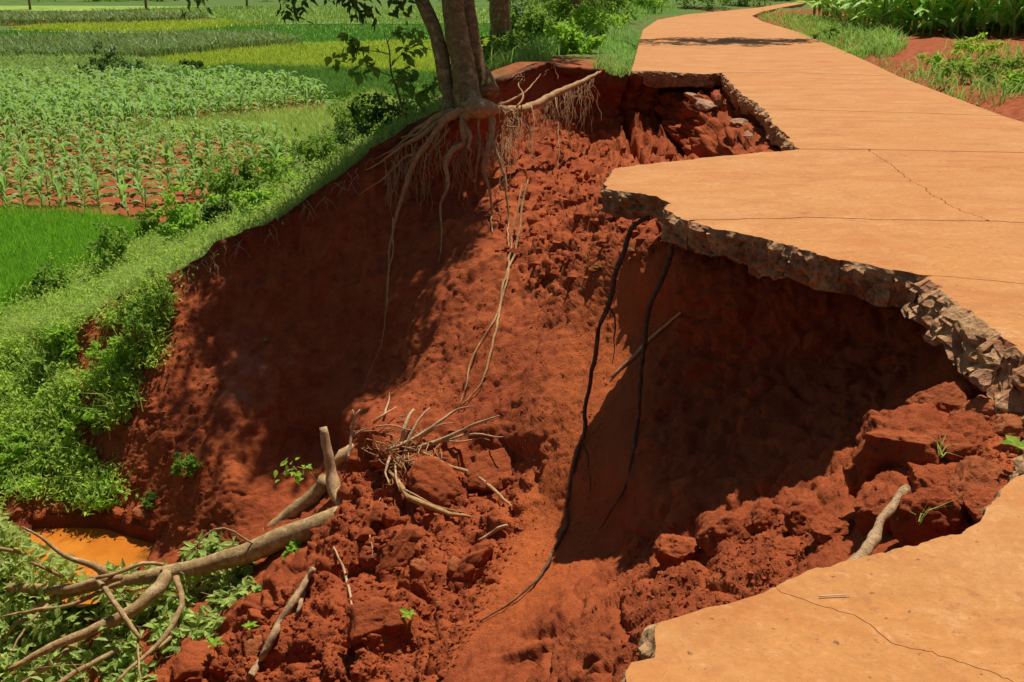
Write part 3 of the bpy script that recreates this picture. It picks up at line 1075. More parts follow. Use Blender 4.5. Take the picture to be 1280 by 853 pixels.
def part(name, mat, parent, *tubes, smooth=True, label=None, kind=None, **kw):
    mb = MB()
    for pts, rad in tubes:
        tube(mb, pts, rad, **kw)
    o = mb.build(name, mat, parent, smooth)
    if label:
        o['label'] = label
    if kind:
        o['kind'] = kind
    return o


tree = tag(empty("tree", P(590, 134, 12.9)), "large tree with three trunks and bared roots on the lip of the collapse", "tree")
TD = 12.9
tr_main = pts_t([(590, 142, 12.85), (586, 128, 12.9), (581, 105, 12.95), (577, 75, 13.0), (571, 40, 13.05), (565, 0, 13.1), (558, -50, 13.2), (540, -130, 13.3), (500, -230, 13.6), (470, -330, 14.2)])
part("trunk", M['bark'], tree, (tr_main, [.22, .185, .163, .158, .15, .146, .14, .12, .09, .05]), sides=18, step=.10, jit=.03, bump=.16, seed=3)
part("trunk", M['bark'], tree, (pts_t([(566, 146, 12.95), (562, 125, 13.05), (556, 90, 13.1), (548, 55, 13.15), (539, 27, 13.2), (526, -2, 13.3), (505, -45, 13.4), (455, -130, 13.8), (380, -230, 14.6)]), [.13, .10, .10, .098, .096, .095, .09, .07, .04]), sides=14, step=.10, jit=.03, bump=.16, seed=5)
part("trunk", M['bark'], tree, (pts_t([(612, 118, 13.35), (606, 100, 13.4), (598, 80, 13.4), (592, 55, 13.4), (588, 25, 13.45), (584, -5, 13.5), (580, -60, 13.6), (600, -160, 14), (640, -260, 14.8)]), [.15, .12, .10, .095, .09, .09, .08, .06, .04]), sides=14, step=.10, jit=.03, bump=.16, seed=7)
ROOTS = [
    (lead([(600, 134), (612, 136), (652, 136), (686, 122), (720, 106), (742, 94), (752, 90)], 12.75, 16.2), [.10, .075, .07, .062, .045, .03, .015]),
    (hang([(606, 136), (614, 144), (615, 160), (612, 183), (605, 207), (611, 235), (614, 258), (615, 292)], 12.72, dt=-.1), [.085, .06, .055, .04, .03, .022, .015, .008]),
    (hang([(612, 172), (619, 186), (630, 213), (634, 250), (636, 292), (634, 330)], 12.68, dt=-.25), [.04, .03, .022, .018, .013, .006]),
    (hang([(592, 138), (580, 148), (580, 163), (579, 180), (566, 188), (557, 204), (559, 231), (551, 256), (552, 292), (549, 330)], 12.7, dt=-.1), [.09, .065, .055, .05, .04, .03, .022, .018, .012, .005]),
    (hang([(582, 160), (588, 172), (586, 184), (591, 190)], 12.66), [.05, .04, .03, .012]),
    (hang([(582, 138), (560, 146), (533, 183), (516, 207), (505, 238), (495, 272), (489, 300), (485, 345), (484, 392)], 12.75, dt=-.25), [.09, .05, .04, .036, .03, .022, .016, .011, .005]),
    (hang([(575, 140), (550, 152), (527, 170), (502, 183), (475, 204), (458, 214)], 12.85, dt=.1), [.09, .055, .045, .035, .02, .008]),
    (hang([(568, 140), (545, 147), (530, 160), (518, 168), (500, 172)], 12.9, dt=.1), [.08, .05, .042, .03, .012]),
    (hang([(560, 148), (540, 172), (520, 193), (508, 196), (480, 222), (450, 243)], 12.8, dt=.05), [.05, .04, .03, .022, .014, .005]),
    (hang([(556, 142), (538, 150), (521, 160), (503, 176), (487, 192), (468, 200)], 12.95, dt=.15), [.06, .04, .033, .025, .016, .006]),
    (hang([(562, 160), (548, 178), (536, 190), (531, 200)], 12.8), [.03, .025, .018, .008]),
    (hang([(600, 142), (597, 160), (601, 180), (598, 205), (594, 228)], 12.72), [.035, .022, .016, .01, .004]),
    (lead([(640, 138), (628, 150), (634, 158), (650, 160)], 12.9, 13.3), [.03, .022, .016, .006]),
    (lead([(646, 134), (655, 120), (648, 107), (652, 98)], 13.6, 14.2), [.022, .016, .012, .005]),
    (lead([(622, 132), (640, 125), (660, 112), (676, 92)], 13.6, 15.0), [.03, .022, .016, .006]),
    (lead([(700, 114), (712, 120), (730, 121), (742, 124)], 15.6, 15.9), [.02, .013, .01, .004]),
    (hang([(664, 132), (668, 160), (663, 190), (664, 215)], 14.0, dt=-.4), [.014, .01, .007, .003]),
    (hang([(694, 120), (697, 150), (699, 178), (697, 205), (699, 216)], 14.9, dt=-.8), [.014, .012, .009, .006, .003]),
    (hang([(660, 225), (653, 262), (650, 290), (640, 325), (629, 357), (624, 389), (614, 441), (601, 479), (579, 507)], 12.3, dt=-1.6), [.012, .018, .02, .02, .02, .018, .017, .015, .009]),
    (hang([(652, 232), (648, 258), (641, 290), (636, 330), (630, 365), (620, 396), (594, 441), (584, 480), (575, 507)], 12.4, dt=-1.7), [.008, .012, .013, .014, .014, .013, .013, .011, .006]),
    (hang([(491, 272), (490, 310), (486, 345), (483, 389), (478, 425), (470, 449), (460, 470), (455, 490)], 12.3, dt=-.6), [.012, .012, .01, .010, .008, .007, .005, .003]),
]
for k, (pts, rad) in enumerate(ROOTS):
    rad = [q * (.78 if k else .9) for q in rad]
    part("root", M['root'], tree, (pts, rad), sides=8, step=.06, jit=.035 if rad[0] > .03 else .03, bump=.15, seed=20 + k)
knob = MB()
tube(knob, pts_t([(572, 142, 12.95), (590, 136, 12.72), (606, 138, 12.66), (622, 138, 12.8)]), [.06, .13, .12, .05], sides=14, step=.04, jit=.05, bump=.5, seed=61)
knob.build("root", M['root'], tree)
hair = MB()
for k in range(260):
    if k < 90:
        a = RNG.uniform(625, 742)
        y0 = np.interp(a, [611, 652, 686, 720, 747], [138, 137, 123, 107, 95])
        tt = np.interp(a, [611, 747], [12.9, 16.2])
    elif k < 210:
        a = RNG.uniform(480, 640)
        y0 = np.interp(a, [480, 530, 560, 600, 640], [200, 175, 155, 160, 165]) + RNG.uniform(-5, 25)
        tt = 12.75 + RNG.uniform(-.1, .5)
    else:
        a = RNG.uniform(195, 700)
        y0 = rim_at(a) + 3
        tt = np.interp(a, _r[:, 0], _r[:, 2]) - .1
    L = RNG.uniform(18, 75) if k < 210 else RNG.uniform(8, 30)
    dx = RNG.uniform(-12, 12)
    n = 5
    pl = [(a + dx * q / n + RNG.uniform(-3, 3), y0 + L * q / n) for q in range(n + 1)]
    tube(hair, hang(pl, tt, dt=-.2), [RNG.uniform(.004, .009), .005, .0025], sides=4, step=.08, jit=.05, seed=k, cap=False)
    if RNG.random() < .6:
        q = pl[2]
        s_ = RNG.uniform(-14, 14)
        tube(hair, hang([q, (q[0] + s_ * .6, q[1] + 6), (q[0] + s_, q[1] + 14)], tt - .08), [.006, .003], sides=4, step=.06, jit=.03, seed=k + 200, cap=False)
hr = hair.build("root_hair", M['root'], tree)
hr['kind'] = 'stuff'


def crown(mb, c, rad, n, size, seed, clump=70, simple=True, floor=None, hollow=.45):
    """leaf clumps through an ellipsoid: uneven outline with gaps"""
    rg = np.random.default_rng(seed)
    nc = max(3, n // clump)
    d = rg.normal(size=(nc, 3))
    d /= np.linalg.norm(d, axis=1)[:, None]
    cc = np.array(c) + d * np.array(rad) * rg.uniform(hollow, 1.05, (nc, 1))
    cr = rg.uniform(.5, 1.2, nc) * (np.mean(rad) * .26)
    k = rg.integers(0, nc, n)
    e = rg.normal(size=(n, 3))
    e /= np.linalg.norm(e, axis=1)[:, None]
    pos = cc[k] + e * (cr[k] * rg.uniform(.3, 1.0, n) ** .6)[:, None] * np.array([1, 1, .75])
    if floor is not None:
        pos = pos[pos[:, 2] > floor]
    D = rg.normal(size=pos.shape) * .8 + (pos - np.array(c)) * .25 + np.array([0, 0, -.25])
    leaves(mb, pos, D, rg.uniform(.7, 1.25, len(pos)) * size, .5, simple)
    return cc


# crown over the left part of the scar, plus the sprays that hang into the picture
cm = MB()
crown(cm, (-1.2, 15.3, 4.7), (1.65, 1.5, 1.9), 9000, .17, 4, floor=2.2, hollow=.3)
crown(cm, (-.6, 16.9, 6.4), (1.6, 1.5, 1.6), 5000, .17, 5, floor=2.4, hollow=.3)
crown(cm, (-2.2, 15.1, 3.8), (.9, .8, .9), 1500, .17, 6, floor=2.2)
o = cm.build("crown", M['leaf_dark'], tree, False)
SPRAYS = [([(330, -60), (352, -25), (366, 4), (372, 18)], 13.2, 46), ([(400, -50), (436, -18), (446, 4), (464, 18)], 13.0, 60), ([(480, -60), (500, -20), (509, -4), (503, 8)], 13.0, 30),
          ([(225, -30), (240, -8), (246, 3)], 13.4, 18), ([(330, -40), (385, -20), (428, -8), (440, 6)], 13.0, 30)]
for k, (pl, tt, n) in enumerate(SPRAYS):
    pp_ = lead(pl, tt, tt)
    part("branch", M['bark'], tree, (pp_, [.03, .012, .004]), sides=6, step=.08, jit=.03, seed=k)
    q = np.array([tuple(v) for v in pp_])
    w = RNG.uniform(.45, 1.0, n)
    base = np.stack([np.interp(w, np.linspace(0, 1, len(q)), q[:, j]) for j in range(3)], -1) + RNG.normal(size=(n, 3)) * np.array([.11, .12, .07])
    sp = MB()
    leaves(sp, base, RNG.normal(size=(n, 3)) * .6 + np.array([0, 0, -.5]), RNG.uniform(.11, .17, n), .42)
    o = sp.build("leaf_spray", M['leaf_dark'], tree, False)
    o['kind'] = 'stuff'
for k in range(9):
    a = Vector(tr_main[-2 - (k % 3)])
    e = Vector((-1.4 + RNG.uniform(-1.5, 1.3), 17.2 + RNG.uniform(-1.2, 1.2), 4.9 + RNG.uniform(-1.4, 1.4)))
    part("branch", M['bark'], tree, ([a, a.lerp(e, .5) + Vector((0, 0, .4)), e], [.08, .05, .012]), sides=6, step=.2, jit=.08, seed=70 + k)

# ------------------------------------------------------------------ trees behind, along the roadside
t2 = tag(empty("tree", PZ(626, 70, .0)), "brown tree trunk standing in undergrowth behind the three-trunk tree", "tree")
b2 = t2.location
part("trunk", M['bark'], t2, ([b2 + Vector((0, 0, -.3)), b2 + Vector((0, 0, .2)), b2 + Vector((-.02, 0, 1.4)), b2 + Vector((.1, .1, 3.2)), b2 + Vector((.5, .6, 5.2))], [.27, .22, .19, .16, .07]), sides=14, step=.15, jit=.03, bump=.14, seed=81)
cm = MB()
crown(cm, b2 + Vector((.4, 1.2, 5.0)), (2.2, 2.0, 1.8), 4500, .2, 14, floor=2.6)
cm.build("crown", M['leaf_dark'], t2, False)
t3 = tag(empty("tree", (1.6, 26.0, 0.0)), "roadside tree with its stem hidden in bushes and its shade across the road", "tree")
part("trunk", M['bark'], t3, ([(1.6, 26, -.2), (1.6, 26.1, 1.2), (1.9, 26.4, 2.6), (3.2, 26.9, 4.2), (5.4, 27.5, 5.2)], [.16, .13, .11, .08, .03]), sides=10, step=.2, jit=.05, bump=.14, seed=83)
cm = MB()
crown(cm, (5.7, 26.8, 5.2), (2.4, 1.5, .7), 5200, .17, 15, hollow=.1)
crown(cm, (1.2, 26.4, 5.0), (1.6, 1.1, 1.2), 1800, .17, 16)
cm.build("crown", M['leaf_dark'], t3, False)

# ------------------------------------------------------------------ sapling beside the big tree
sap = tag(empty("sapling", P(513, 163, 13.6)), "thin sapling with a few broad leaves left of the three-trunk tree", "sapling")
ST = 13.7
stem = lead([(514, 165), (505, 140), (497, 115), (489, 90), (486, 60), (480, 40)], ST, ST + .2)
part("stem", M['bark'], sap, (stem, [.022, .02, .016, .013, .009, .004]), sides=6, step=.08, jit=.02, seed=90)
SB = [[(486, 68), (470, 64), (448, 64), (425, 68), (411, 76)], [(488, 85), (500, 70), (515, 60), (532, 52)], [(489, 95), (470, 88), (455, 80), (444, 92)], [(484, 55), (490, 45), (505, 36), (518, 42)],
      [(497, 112), (506, 98), (512, 80)], [(516, 160), (522, 130), (514, 105), (502, 85)], [(448, 64), (440, 55), (433, 47)], [(505, 140), (530, 112), (552, 104)]]
LEAFM = {}


def leaf_mesh(key, mat, size, width=.5):
    if key not in LEAFM:
        mb = MB()
        V_ = LEAF_V.copy()
        mb.add(V_ * np.array([size, size * width * 1.2, size]), LEAF_T)
        LEAFM[key] = mb.mesh("leaf", M[mat], False)
    return LEAFM[key]


def put_leaf(me, parent, loc, d, roll=0.0, scale=1.0):
    o = bpy.data.objects.new("leaf", me)
    COL.objects.link(o)
    o.parent = parent
    o.matrix_parent_inverse = Matrix.Translation(-parent.location) if parent.parent is None else Matrix.Identity(4)
    q = Vector(d).to_track_quat('X', 'Z')
    o.rotation_euler = (q @ Euler((roll, 0, 0)).to_quaternion()).to_euler()
    o.location = loc
    o.scale = (scale,) * 3
    return o


lm = leaf_mesh('sap', 'leaf_bush', .15, .62)
for k, pl in enumerate(SB):
    pp_ = lead(pl, ST + .1, ST + .1 + RNG.uniform(-.3, .3))
    tw = part("twig", M['bark'], sap, (pp_, [.008, .005, .003]), sides=5, step=.08, jit=.02, seed=91 + k)
    q = np.array([tuple(v) for v in pp_])
    for j in range(22):
        w = RNG.uniform(.3, 1)
        base = [float(np.interp(w, np.linspace(0, 1, len(q)), q[:, m])) + RNG.normal() * .05 for m in range(3)]
        put_leaf(lm, tw, base, (RNG.normal() * .7, RNG.normal() * .6, -.45 + RNG.normal() * .4), RNG.uniform(-.8, .8), RNG.uniform(.7, 1.25))


# ------------------------------------------------------------------ shrubs
def shrub(name, base, rad, n, size, mat, label, cat, group=None, seed=0, stems=4, width=.5):
    root = tag(empty(name, base), label, cat, group)
    rg = np.random.default_rng(seed + 500)
    c = np.array(base) + np.array([0, 0, rad[2] * .75])
    mb = MB()
    cc = crown(mb, c, rad, n, size, seed + 900, clump=26, simple=size < .07, hollow=.2)
    mb.build("foliage", M[mat], root, False)
    sb = MB()
    for k in range(stems):
        e = cc[k % len(cc)]
        tube(sb, [np.array(base) + rg.normal(size=3) * .02, (np.array(base) + e) / 2 + rg.normal(size=3) * .03, e], [.018, .012, .004], sides=5, step=.1, seed=k)
    sb.build("stem", M['bark'], root)
    return root


gh = ground_hit
shrub("shrub", gh(450, 172), (.95, .6, .85), 2600, .09, 'leaf_bush', "dark leafy shrub at the foot of the thin sapling", "shrub", seed=1)
shrub("shrub", gh(527, 132), (.40, .4, .5), 800, .08, 'leaf_bush', "small shrub between the sapling and the big tree trunk", "shrub", seed=2)
shrub("bush", gh(142, 336), (.48, .42, .50), 1000, .085, 'leaf_bush', "round dark green bush on the bank next to the bright rice paddy", "bush", seed=3)
shrub("bush", gh(236, 299), (.62, .5, .52), 1100, .11, 'leaf_bright', "bright green broad-leaved bush at the near edge of the maize", "bush", seed=4)
shrub("bush", gh(188, 292), (.38, .36, .36), 560, .09, 'leaf_bush', "small dark bush just left of the bright broad-leaved bush", "bush", seed=5)
shrub("bush", gh(302, 255), (.95, .7, .75), 1700, .12, 'leaf_bush', "wide dark bush at the right end of the near maize rows", "bush", seed=6)
shrub("bush", gh(350, 232), (.60, .6, .35), 700, .11, 'leaf_bright', "low light green bush behind the wide dark bush", "bush", seed=7)
shrub("bush", gh(400, 207), (.8, .7, .5), 1200, .10, 'leaf_bush', "low bush on the grassy bank below the dark sapling shrub", "bush", seed=8)
for k, (a_, c_, rd, rz, mt, lb) in enumerate([(60, 372, .35, .3, 'leaf_bush', "small dark shrub on the bank left of the round bush"), (268, 285, .35, .3, 'leaf_dark', "dark little shrub on the bank crest between two bright bushes"), (425, 192, .6, .45, 'leaf_dark', "dark shrub on the bank below the meadow"),
                                        (325, 268, .4, .3, 'leaf_bright', "low bright shrub hanging near the bank lip"), (480, 165, .5, .4, 'leaf_dark', "dark shrub in the tree's shade at the foot of the sapling"), (350, 205, .5, .35, 'leaf_bush', "low shrub at the right corner of the nearest maize")]):
    shrub("shrub", gh(a_, c_), (rd, rd * .8, rz), int(500 + 700 * rd), .09, mt, lb, "shrub", None, seed=210 + k)
# undergrowth along the left side of the road
UG = [(665, 62, .7, .6, 'leaf_bush', "leafy bush right of the rear tree trunk"), (700, 45, .9, .8, 'leaf_bush', "tall bush with yellowish leaves in the roadside undergrowth"),
      (740, 52, .8, .55, 'leaf_bright', "pale green bush by the bare soil left of the road"), (760, 28, .9, .8, 'leaf_bush', "dense bush under the roadside trees"),
      (690, 24, 1.2, 1.2, 'leaf_bush', "high bush behind the yellowish bush"), (735, 14, 1.4, 1.3, 'leaf_dark', "dark bush in the shade at the top of the picture"),
      (772, 14, 1.3, 1.1, 'leaf_dark', "rounded dark bush near the far left road edge"), (650, 40, .8, 1.0, 'leaf_dark', "dark bush directly beside the rear tree trunk"),
      (600, 78, .6, .5, 'leaf_bush', "low bush showing between the two rear tree stems"), (812, 16, 1.1, .6, 'leaf_bright', "light bush where the road bends away"),
      (715, 66, .55, .35, 'leaf_bright', "small bright bush on the shoulder above the bare soil"), (640, 72, .5, .4, 'leaf_bush', "low bush growing over the lip beside the rear trunk"),
      (868, 9, 1.6, 1.0, 'leaf_bush', "broad bush beyond the bend of the road"), (925, 5, 1.8, 1.0, 'leaf_bush', "far bush right of the broad bush beyond the bend"), (985, 1, 2.2, 1.2, 'leaf_dark', "farthest dark bush where the road disappears")]
for k, (a, c_, rd, rz, mt, lb) in enumerate(UG):
    bz = PZ(a, c_, 0.0)
    shrub("bush", (bz[0], bz[1], ground_z(bz[0], bz[1])), (rd, rd * .8, rz), int(800 + 500 * rd), .10 + .03 * rd, mt, lb, "bush", "bushes along the left roadside", seed=20 + k)
# bushes in the vegetable field
for k, (a, c_, rd, rz, lb) in enumerate([(132, 88, .9, .8, "tallest dark bush on the baulk of the vegetable field"), (146, 100, 1.0, .55, "brownish dark bush at the front of the field baulk"), (118, 101, .8, .5, "left bush of the clump on the field baulk"),
                                        (168, 96, .8, .5, "right bush of the clump on the field baulk"), (238, 92, .7, .4, "lone low bush at the end of the field baulk"), (32, 106, 1.0, .4, "low brownish bush at the left end of the field baulk")]):
    bz = PZ(a, c_, FIELD_Z)
    shrub("bush", bz, (rd, rd, rz), 500, .16, 'leaf_dark', lb, "bush", "bushes in the vegetable field", seed=50 + k, stems=2)
# far trees and treeline
for k, (a, c_, hgt, rd, lb) in enumerate([(183, 14, 4.0, 2.4, "small far tree with a visible trunk beyond the maize strip"), (309, 11, 4.2, 2.0, "thin far trunk standing alone in the distant fields"), (38, 13, 4.5, 2.8, "pale far tree on the left skyline")]):
    bz = PZ(a, c_, FIELD_Z)
    r_ = tag(empty("tree", bz), lb, "tree", "distant field trees")
    part("trunk", M['bark'], r_, ([bz, bz + Vector((.1, 0, hgt * .6)), bz + Vector((.3, .2, hgt))], [.17, .14, .08]), sides=8, step=.5, seed=k)
    mb = MB()
    crown(mb, bz + Vector((0, 0, hgt + rd * .25)), (rd * 1.2, rd, rd * .7), 1200, .35, 300 + k, clump=30)
    mb.build("crown", M['leaf_dark'], r_, False)
mb = MB()
for k in range(60):
    a = RNG.uniform(-150, 800)
    y = RNG.uniform(-8, 3)
    bz = PZ(a, y, FIELD_Z)
    crown(mb, bz + Vector((0, 0, 1.2)), (RNG.uniform(4, 12), 3, RNG.uniform(1.2, 2.6)), 380, .7, 400 + k, clump=30)
tag(mb.build("distant_scrub", M['leaf_bush'], None, False), "grey green scrub along the far edge of the fields", "scrub", None, 'stuff')

# ================================================================== FIELDS in the valley
def sheet(name, poly_px, z, mat, kind='structure', wz=None):
    pl = [PZ(a, c_, FIELD_Z) for a, c_ in poly_px]
    q = np.array([tuple(p) for p in pl])[:, :2]
    me = bpy.data.meshes.new(name)
    me.from_pydata([(x, y, FIELD_Z + z) for x, y in q], [], [list(range(len(q)))])
    me.materials.append(mat)
    return tag(link(name, me), kind=kind), q


def flat_mat(name, c1, c2, sc, c3=None):
    m, nt, b = nodes(name, .9, .1)
    n1 = noise(nt, sc, 5, .65)
    n2 = noise(nt, sc * 6, 4, .65)
    c = ramp(nt, mix(nt, .5, n1, n2), [(.35, c1), (.65, c2)])
    if c3:
        c = mix(nt, rampf(nt, noise(nt, sc * .5, 4, .6), .55, .62), c, c3)
    nt.links.new(c, b.inputs["Base Color"])
    bump(nt, b, [(n2, .1, .6)])
    return m


EARTH = flat_mat("field_soil", (.24, .055, .022), (.42, .115, .045), 3.0, (.16, .12, .035))
G_DARK = flat_mat("dark_crop", (0.083, 0.232, 0.026), (0.135, 0.330, 0.038), .5)
G_YEL = flat_mat("yellow_crop", (0.284, 0.370, 0.036), (0.419, 0.484, 0.058), .4)
G_MID = flat_mat("mid_crop", (0.128, 0.220, 0.040), (0.242, 0.336, 0.068), .5, (0.071, 0.126, 0.023))
G_BRI = flat_mat("bright_crop", (0.105, 0.315, 0.018), (0.225, 0.510, 0.036), 1.0)
G_GRS = flat_mat("meadow", (0.180, 0.285, 0.042), (0.315, 0.435, 0.084), .6, (0.135, 0.225, 0.036))
FIELDS = [("rice_paddy", [(-500, 282), (0, 272), (120, 278), (187, 291), (140, 320), (95, 345), (0, 395), (-420, 520)], G_BRI),
          ("maize_field", [(-800, 173), (180, 172), (300, 176), (385, 195), (375, 222), (300, 252), (262, 276), (190, 282), (0, 274), (-520, 282)], EARTH),
          ("maize_field", [(-800, 112), (150, 111), (395, 124), (420, 140), (300, 155), (150, 170), (-800, 175)], EARTH),
          ("meadow", [(150, 170), (300, 154), (425, 140), (470, 120), (500, 140), (430, 190), (385, 196), (300, 176)], G_GRS),
          ("rice_field", [(80, 104), (240, 92), (290, 86), (470, 92), (600, 100), (560, 128), (395, 123), (150, 110)], G_DARK),
          ("vegetable_field", [(-800, 76), (120, 75), (175, 79), (240, 91), (80, 103), (30, 111), (-800, 112)], G_MID),
          ("rice_field", [(175, 79), (290, 66), (380, 58), (640, 50), (640, 96), (470, 91), (290, 85), (240, 90)], G_YEL),
          ("maize_field", [(-800, 58), (0, 57), (200, 50), (330, 50), (380, 57), (290, 65), (180, 77), (-800, 76)], EARTH),
          ("rice_field", [(-800, 42), (60, 42), (200, 48), (190, 50), (0, 57), (-800, 58)], G_DARK),
          ("rice_field", [(222, 42), (300, 34), (640, 32), (640, 49), (380, 56), (330, 49), (215, 49)], G_DARK),
          ("rice_field", [(10, 38), (60, 33), (280, 27), (350, 31), (290, 34), (215, 43), (60, 41)], G_YEL),
          ("maize_field", [(-800, 23), (180, 20), (262, 24), (240, 28), (60, 32), (-800, 34)], EARTH),
          ("bare_field", [(-800, 17.5), (90, 16.5), (185, 18.2), (170, 19.5), (-800, 22.5)], EARTH),
          ("rice_field", [(100, 15.5), (280, 10), (640, 10), (640, 30), (300, 32), (265, 23), (190, 18)], G_MID),
          ("rice_field", [(-800, 8), (90, 8), (270, 9), (100, 15), (-800, 16)], G_GRS)]
FP = []
for k, (nm, pl, mt) in enumerate(FIELDS):
    o, q = sheet(nm, pl, .012 + .004 * k, mt)
    FP.append(q)


def fill(poly, n):
    lo, hi = poly.min(0), poly.max(0)
    out = np.zeros((0, 2))
    while len(out) < n:
        c_ = RNG.uniform(lo, hi, (n * 2, 2))
        out = np.vstack([out, c_[inside(poly, c_[:, 0], c_[:, 1])]])
    return out[:n]


def fill_seen(pl, n, ymin=-40):
    """points spread evenly over the outline as seen (denser near, sparser far)"""
    a = fill(np.array(pl, float), n)
    d = ray(a[:, 0], a[:, 1])
    t = (CAM_H - FIELD_Z) / -d[:, 2]
    return np.column_stack([d[:, :2] * t[:, None], np.full(n, FIELD_Z)])


def clip(pl):
    return [(min(max(a, -170), 640), c_) for a, c_ in pl]


def crop(idx, n, h, w, mat, nm, label, cat, lean=.35):
    mb = MB()
    B = fill_seen(clip(FIELDS[idx][1]), n)
    dist = np.hypot(B[:, 0], B[:, 1])
    blades(mb, B, RNG.uniform(.7, 1.15, n) * h, w * np.maximum(1, dist / 28), lean)
    tag(mb.build(nm, M[mat], None, False), label, cat, None, 'stuff')


crop(0, 26000, .42, .016, 'rice', "rice", "bright green young rice filling the nearest paddy", "rice", .3)
crop(4, 20000, .40, .03, 'rice_dark', "rice", "dark green rice behind the second maize block", "rice")
crop(6, 14000, .40, .03, 'rice_yellow', "rice", "yellow green rice beyond the vegetable field", "rice")
crop(5, 14000, .45, .06, 'veg', "vegetables", "light green vegetable crop left of the yellow rice", "crop", .8)
crop(3, 12000, .50, .02, 'grass', "grass", "pale meadow grass right of the maize blocks", "grass")
crop(8, 4000, .4, .03, 'rice_dark', "rice", "dark green rice beyond the narrow maize strip at left", "rice")
crop(9, 6000, .4, .03, 'rice_dark', "rice", "dark green rice beyond the yellow field behind the tree", "rice")
crop(10, 4000, .4, .03, 'rice_yellow', "rice", "farthest strip of yellow rice", "rice")
crop(13, 6000, .5, .03, 'veg', "rice", "mid green rice in the farthest fields", "rice")


# ------------------------------------------------------------------ maize
def corn_parts(rg, h):
    """stalk mesh and a set of arching leaves for one maize plant of height h"""
    st = MB()
    tube(st, [(0, 0, -.05), (.01, 0, h * .35), (0, .01, h * .72)], [.016, .013, .007], sides=6, step=.12)
    lv = []
    n = 9
    az = rg.uniform(0, 6.28)
    for k in range(n):
        mb = MB()
        z0 = h * (.10 + .52 * k / (n - 1))
        L = h * (.42 + .22 * math.sin(math.pi * (k + 1) / n)) * rg.uniform(.85, 1.15)
        a = az + (k % 2) * math.pi + rg.normal() * .35
        up = np.interp(k, [0, n - 1], [1.15, 2.3]) * rg.uniform(.8, 1.2)
        s = np.linspace(0, 1, 7)
        x = L * (s * .62 + .15 * s * s)
        zz = z0 + L * (up * .55 * s - (.36 * up + .10) * s ** 2.4)
        w = h * .047 * np.sin(np.pi * (s * .86 + .12)) ** .7
        w[-1] = .001
        ca, sa = math.cos(a), math.sin(a)
        tw = rg.normal() * .5 * s
        V_ = []
        for q in range(7):
            for sd, dz in ((-1, .25), (0, 0), (1, .25)):
                off = sd * w[q]
                V_.append((x[q] * ca - off * sa * math.cos(tw[q]), x[q] * sa + off * ca * math.cos(tw[q]), zz[q] + abs(off) * dz * 2 + off * math.sin(tw[q])))
        Q_ = []
        for q in range(6):
            for e in (0, 1):
                i0 = q * 3 + e
                Q_.append((i0, i0 + 1, i0 + 4, i0 + 3))
        mb.add(V_, None, Q_)
        lv.append(mb)
    return st, lv


M['stalk'] = leaf_mat("corn_stalk", (0.14, 0.22, 0.06), (0.26, 0.34, 0.11), 5, .1)
KIT = []
for k in range(7):
    rg = np.random.default_rng(60 + k)
    st, lv = corn_parts(rg, 1.0)
    one = MB()
    one.V, one.T, one.Q, one.n = list(st.V), list(st.T), list(st.Q), st.n
    for l in lv:
        one.add(np.concatenate(l.V), None, np.concatenate(l.Q))
    KIT.append(dict(stalk=st.mesh("stalk", M['stalk']), leaf=[l.mesh("leaf", M['corn']) for l in lv], whole=one.mesh("maize_plant", M['corn']), leaf2=[l.mesh("leaf", M['corn_road']) for l in lv], whole2=one.mesh("maize_plant", M['corn_road']),
                    V=np.concatenate(one.V), T=np.concatenate(one.T), Q=np.concatenate(one.Q)))


def rows_seen(x0, x1, ys, dx, jx=5):
    out = []
    for y in ys:
        a = x0 + RNG.uniform(0, dx)
        k = dx * (y + 40) / 300.0
        while a < x1:
            out.append((a + RNG.normal() * jx * .3, y + RNG.normal() * 1.2))
            a += k * RNG.uniform(.75, 1.25)
    return out


def plant(x, y, z, h, kit, full, label, group):
    K = KIT[kit]
    rz = RNG.uniform(0, 6.28)
    if full:
        r_ = bpy.data.objects.new("maize_plant", K['stalk'])
    else:
        r_ = bpy.data.objects.new("maize_plant", K['whole2' if group.endswith('road') else 'whole'])
    COL.objects.link(r_)
    r_.location = (x, y, z)
    r_.rotation_euler = (RNG.normal() * .06, RNG.normal() * .06, rz)
    r_.scale = (h, h, h)
    tag(r_, label, "maize plant", group)
    if full:
        for lme in K['leaf2' if group.endswith('road') else 'leaf']:
            l = bpy.data.objects.new("leaf", lme)
            COL.objects.link(l)
            l.parent = r_
    return r_


rice_lo = inside
cand = []
# right-hand maize beside the road (world rows running along the field edge)
edge_a, edge_b = np.array([12.4, 22.4]), np.array([9.0, 25.8])
edge_c = np.array([10.8, 37.5])
LR = "tall maize plant in the field beyond the right road edge"
right = []
for r_i in range(9):
    for k in range(24):
        s = k / 23.0
        p = edge_a + (edge_b - edge_a) * s + np.array([.62, .62]) * r_i * 1.0
        p = p + RNG.normal(size=2) * .12
        right.append((p[0], p[1], r_i))
for r_i in range(7):
    for k in range(22):
        p = edge_b + (edge_c - edge_b) * (k + .6) / 22.0 + np.array([.75, -.1]) * r_i + RNG.normal(size=2) * .12
        right.append((p[0], p[1], r_i + .5))
nright = 0
rest_r = []
right.sort(key=lambda q: q[2])
for (x, y, r_i) in right:
    h_ = RNG.uniform(1.6, 2.0)
    if nright < 150 and r_i < 5:
        plant(x, y, ground_z(x, y), h_, RNG.integers(0, 7), nright < 60, LR, "maize plants right of the road")
        nright += 1
    else:
        rest_r.append((x, y, ground_z(x, y), h_))
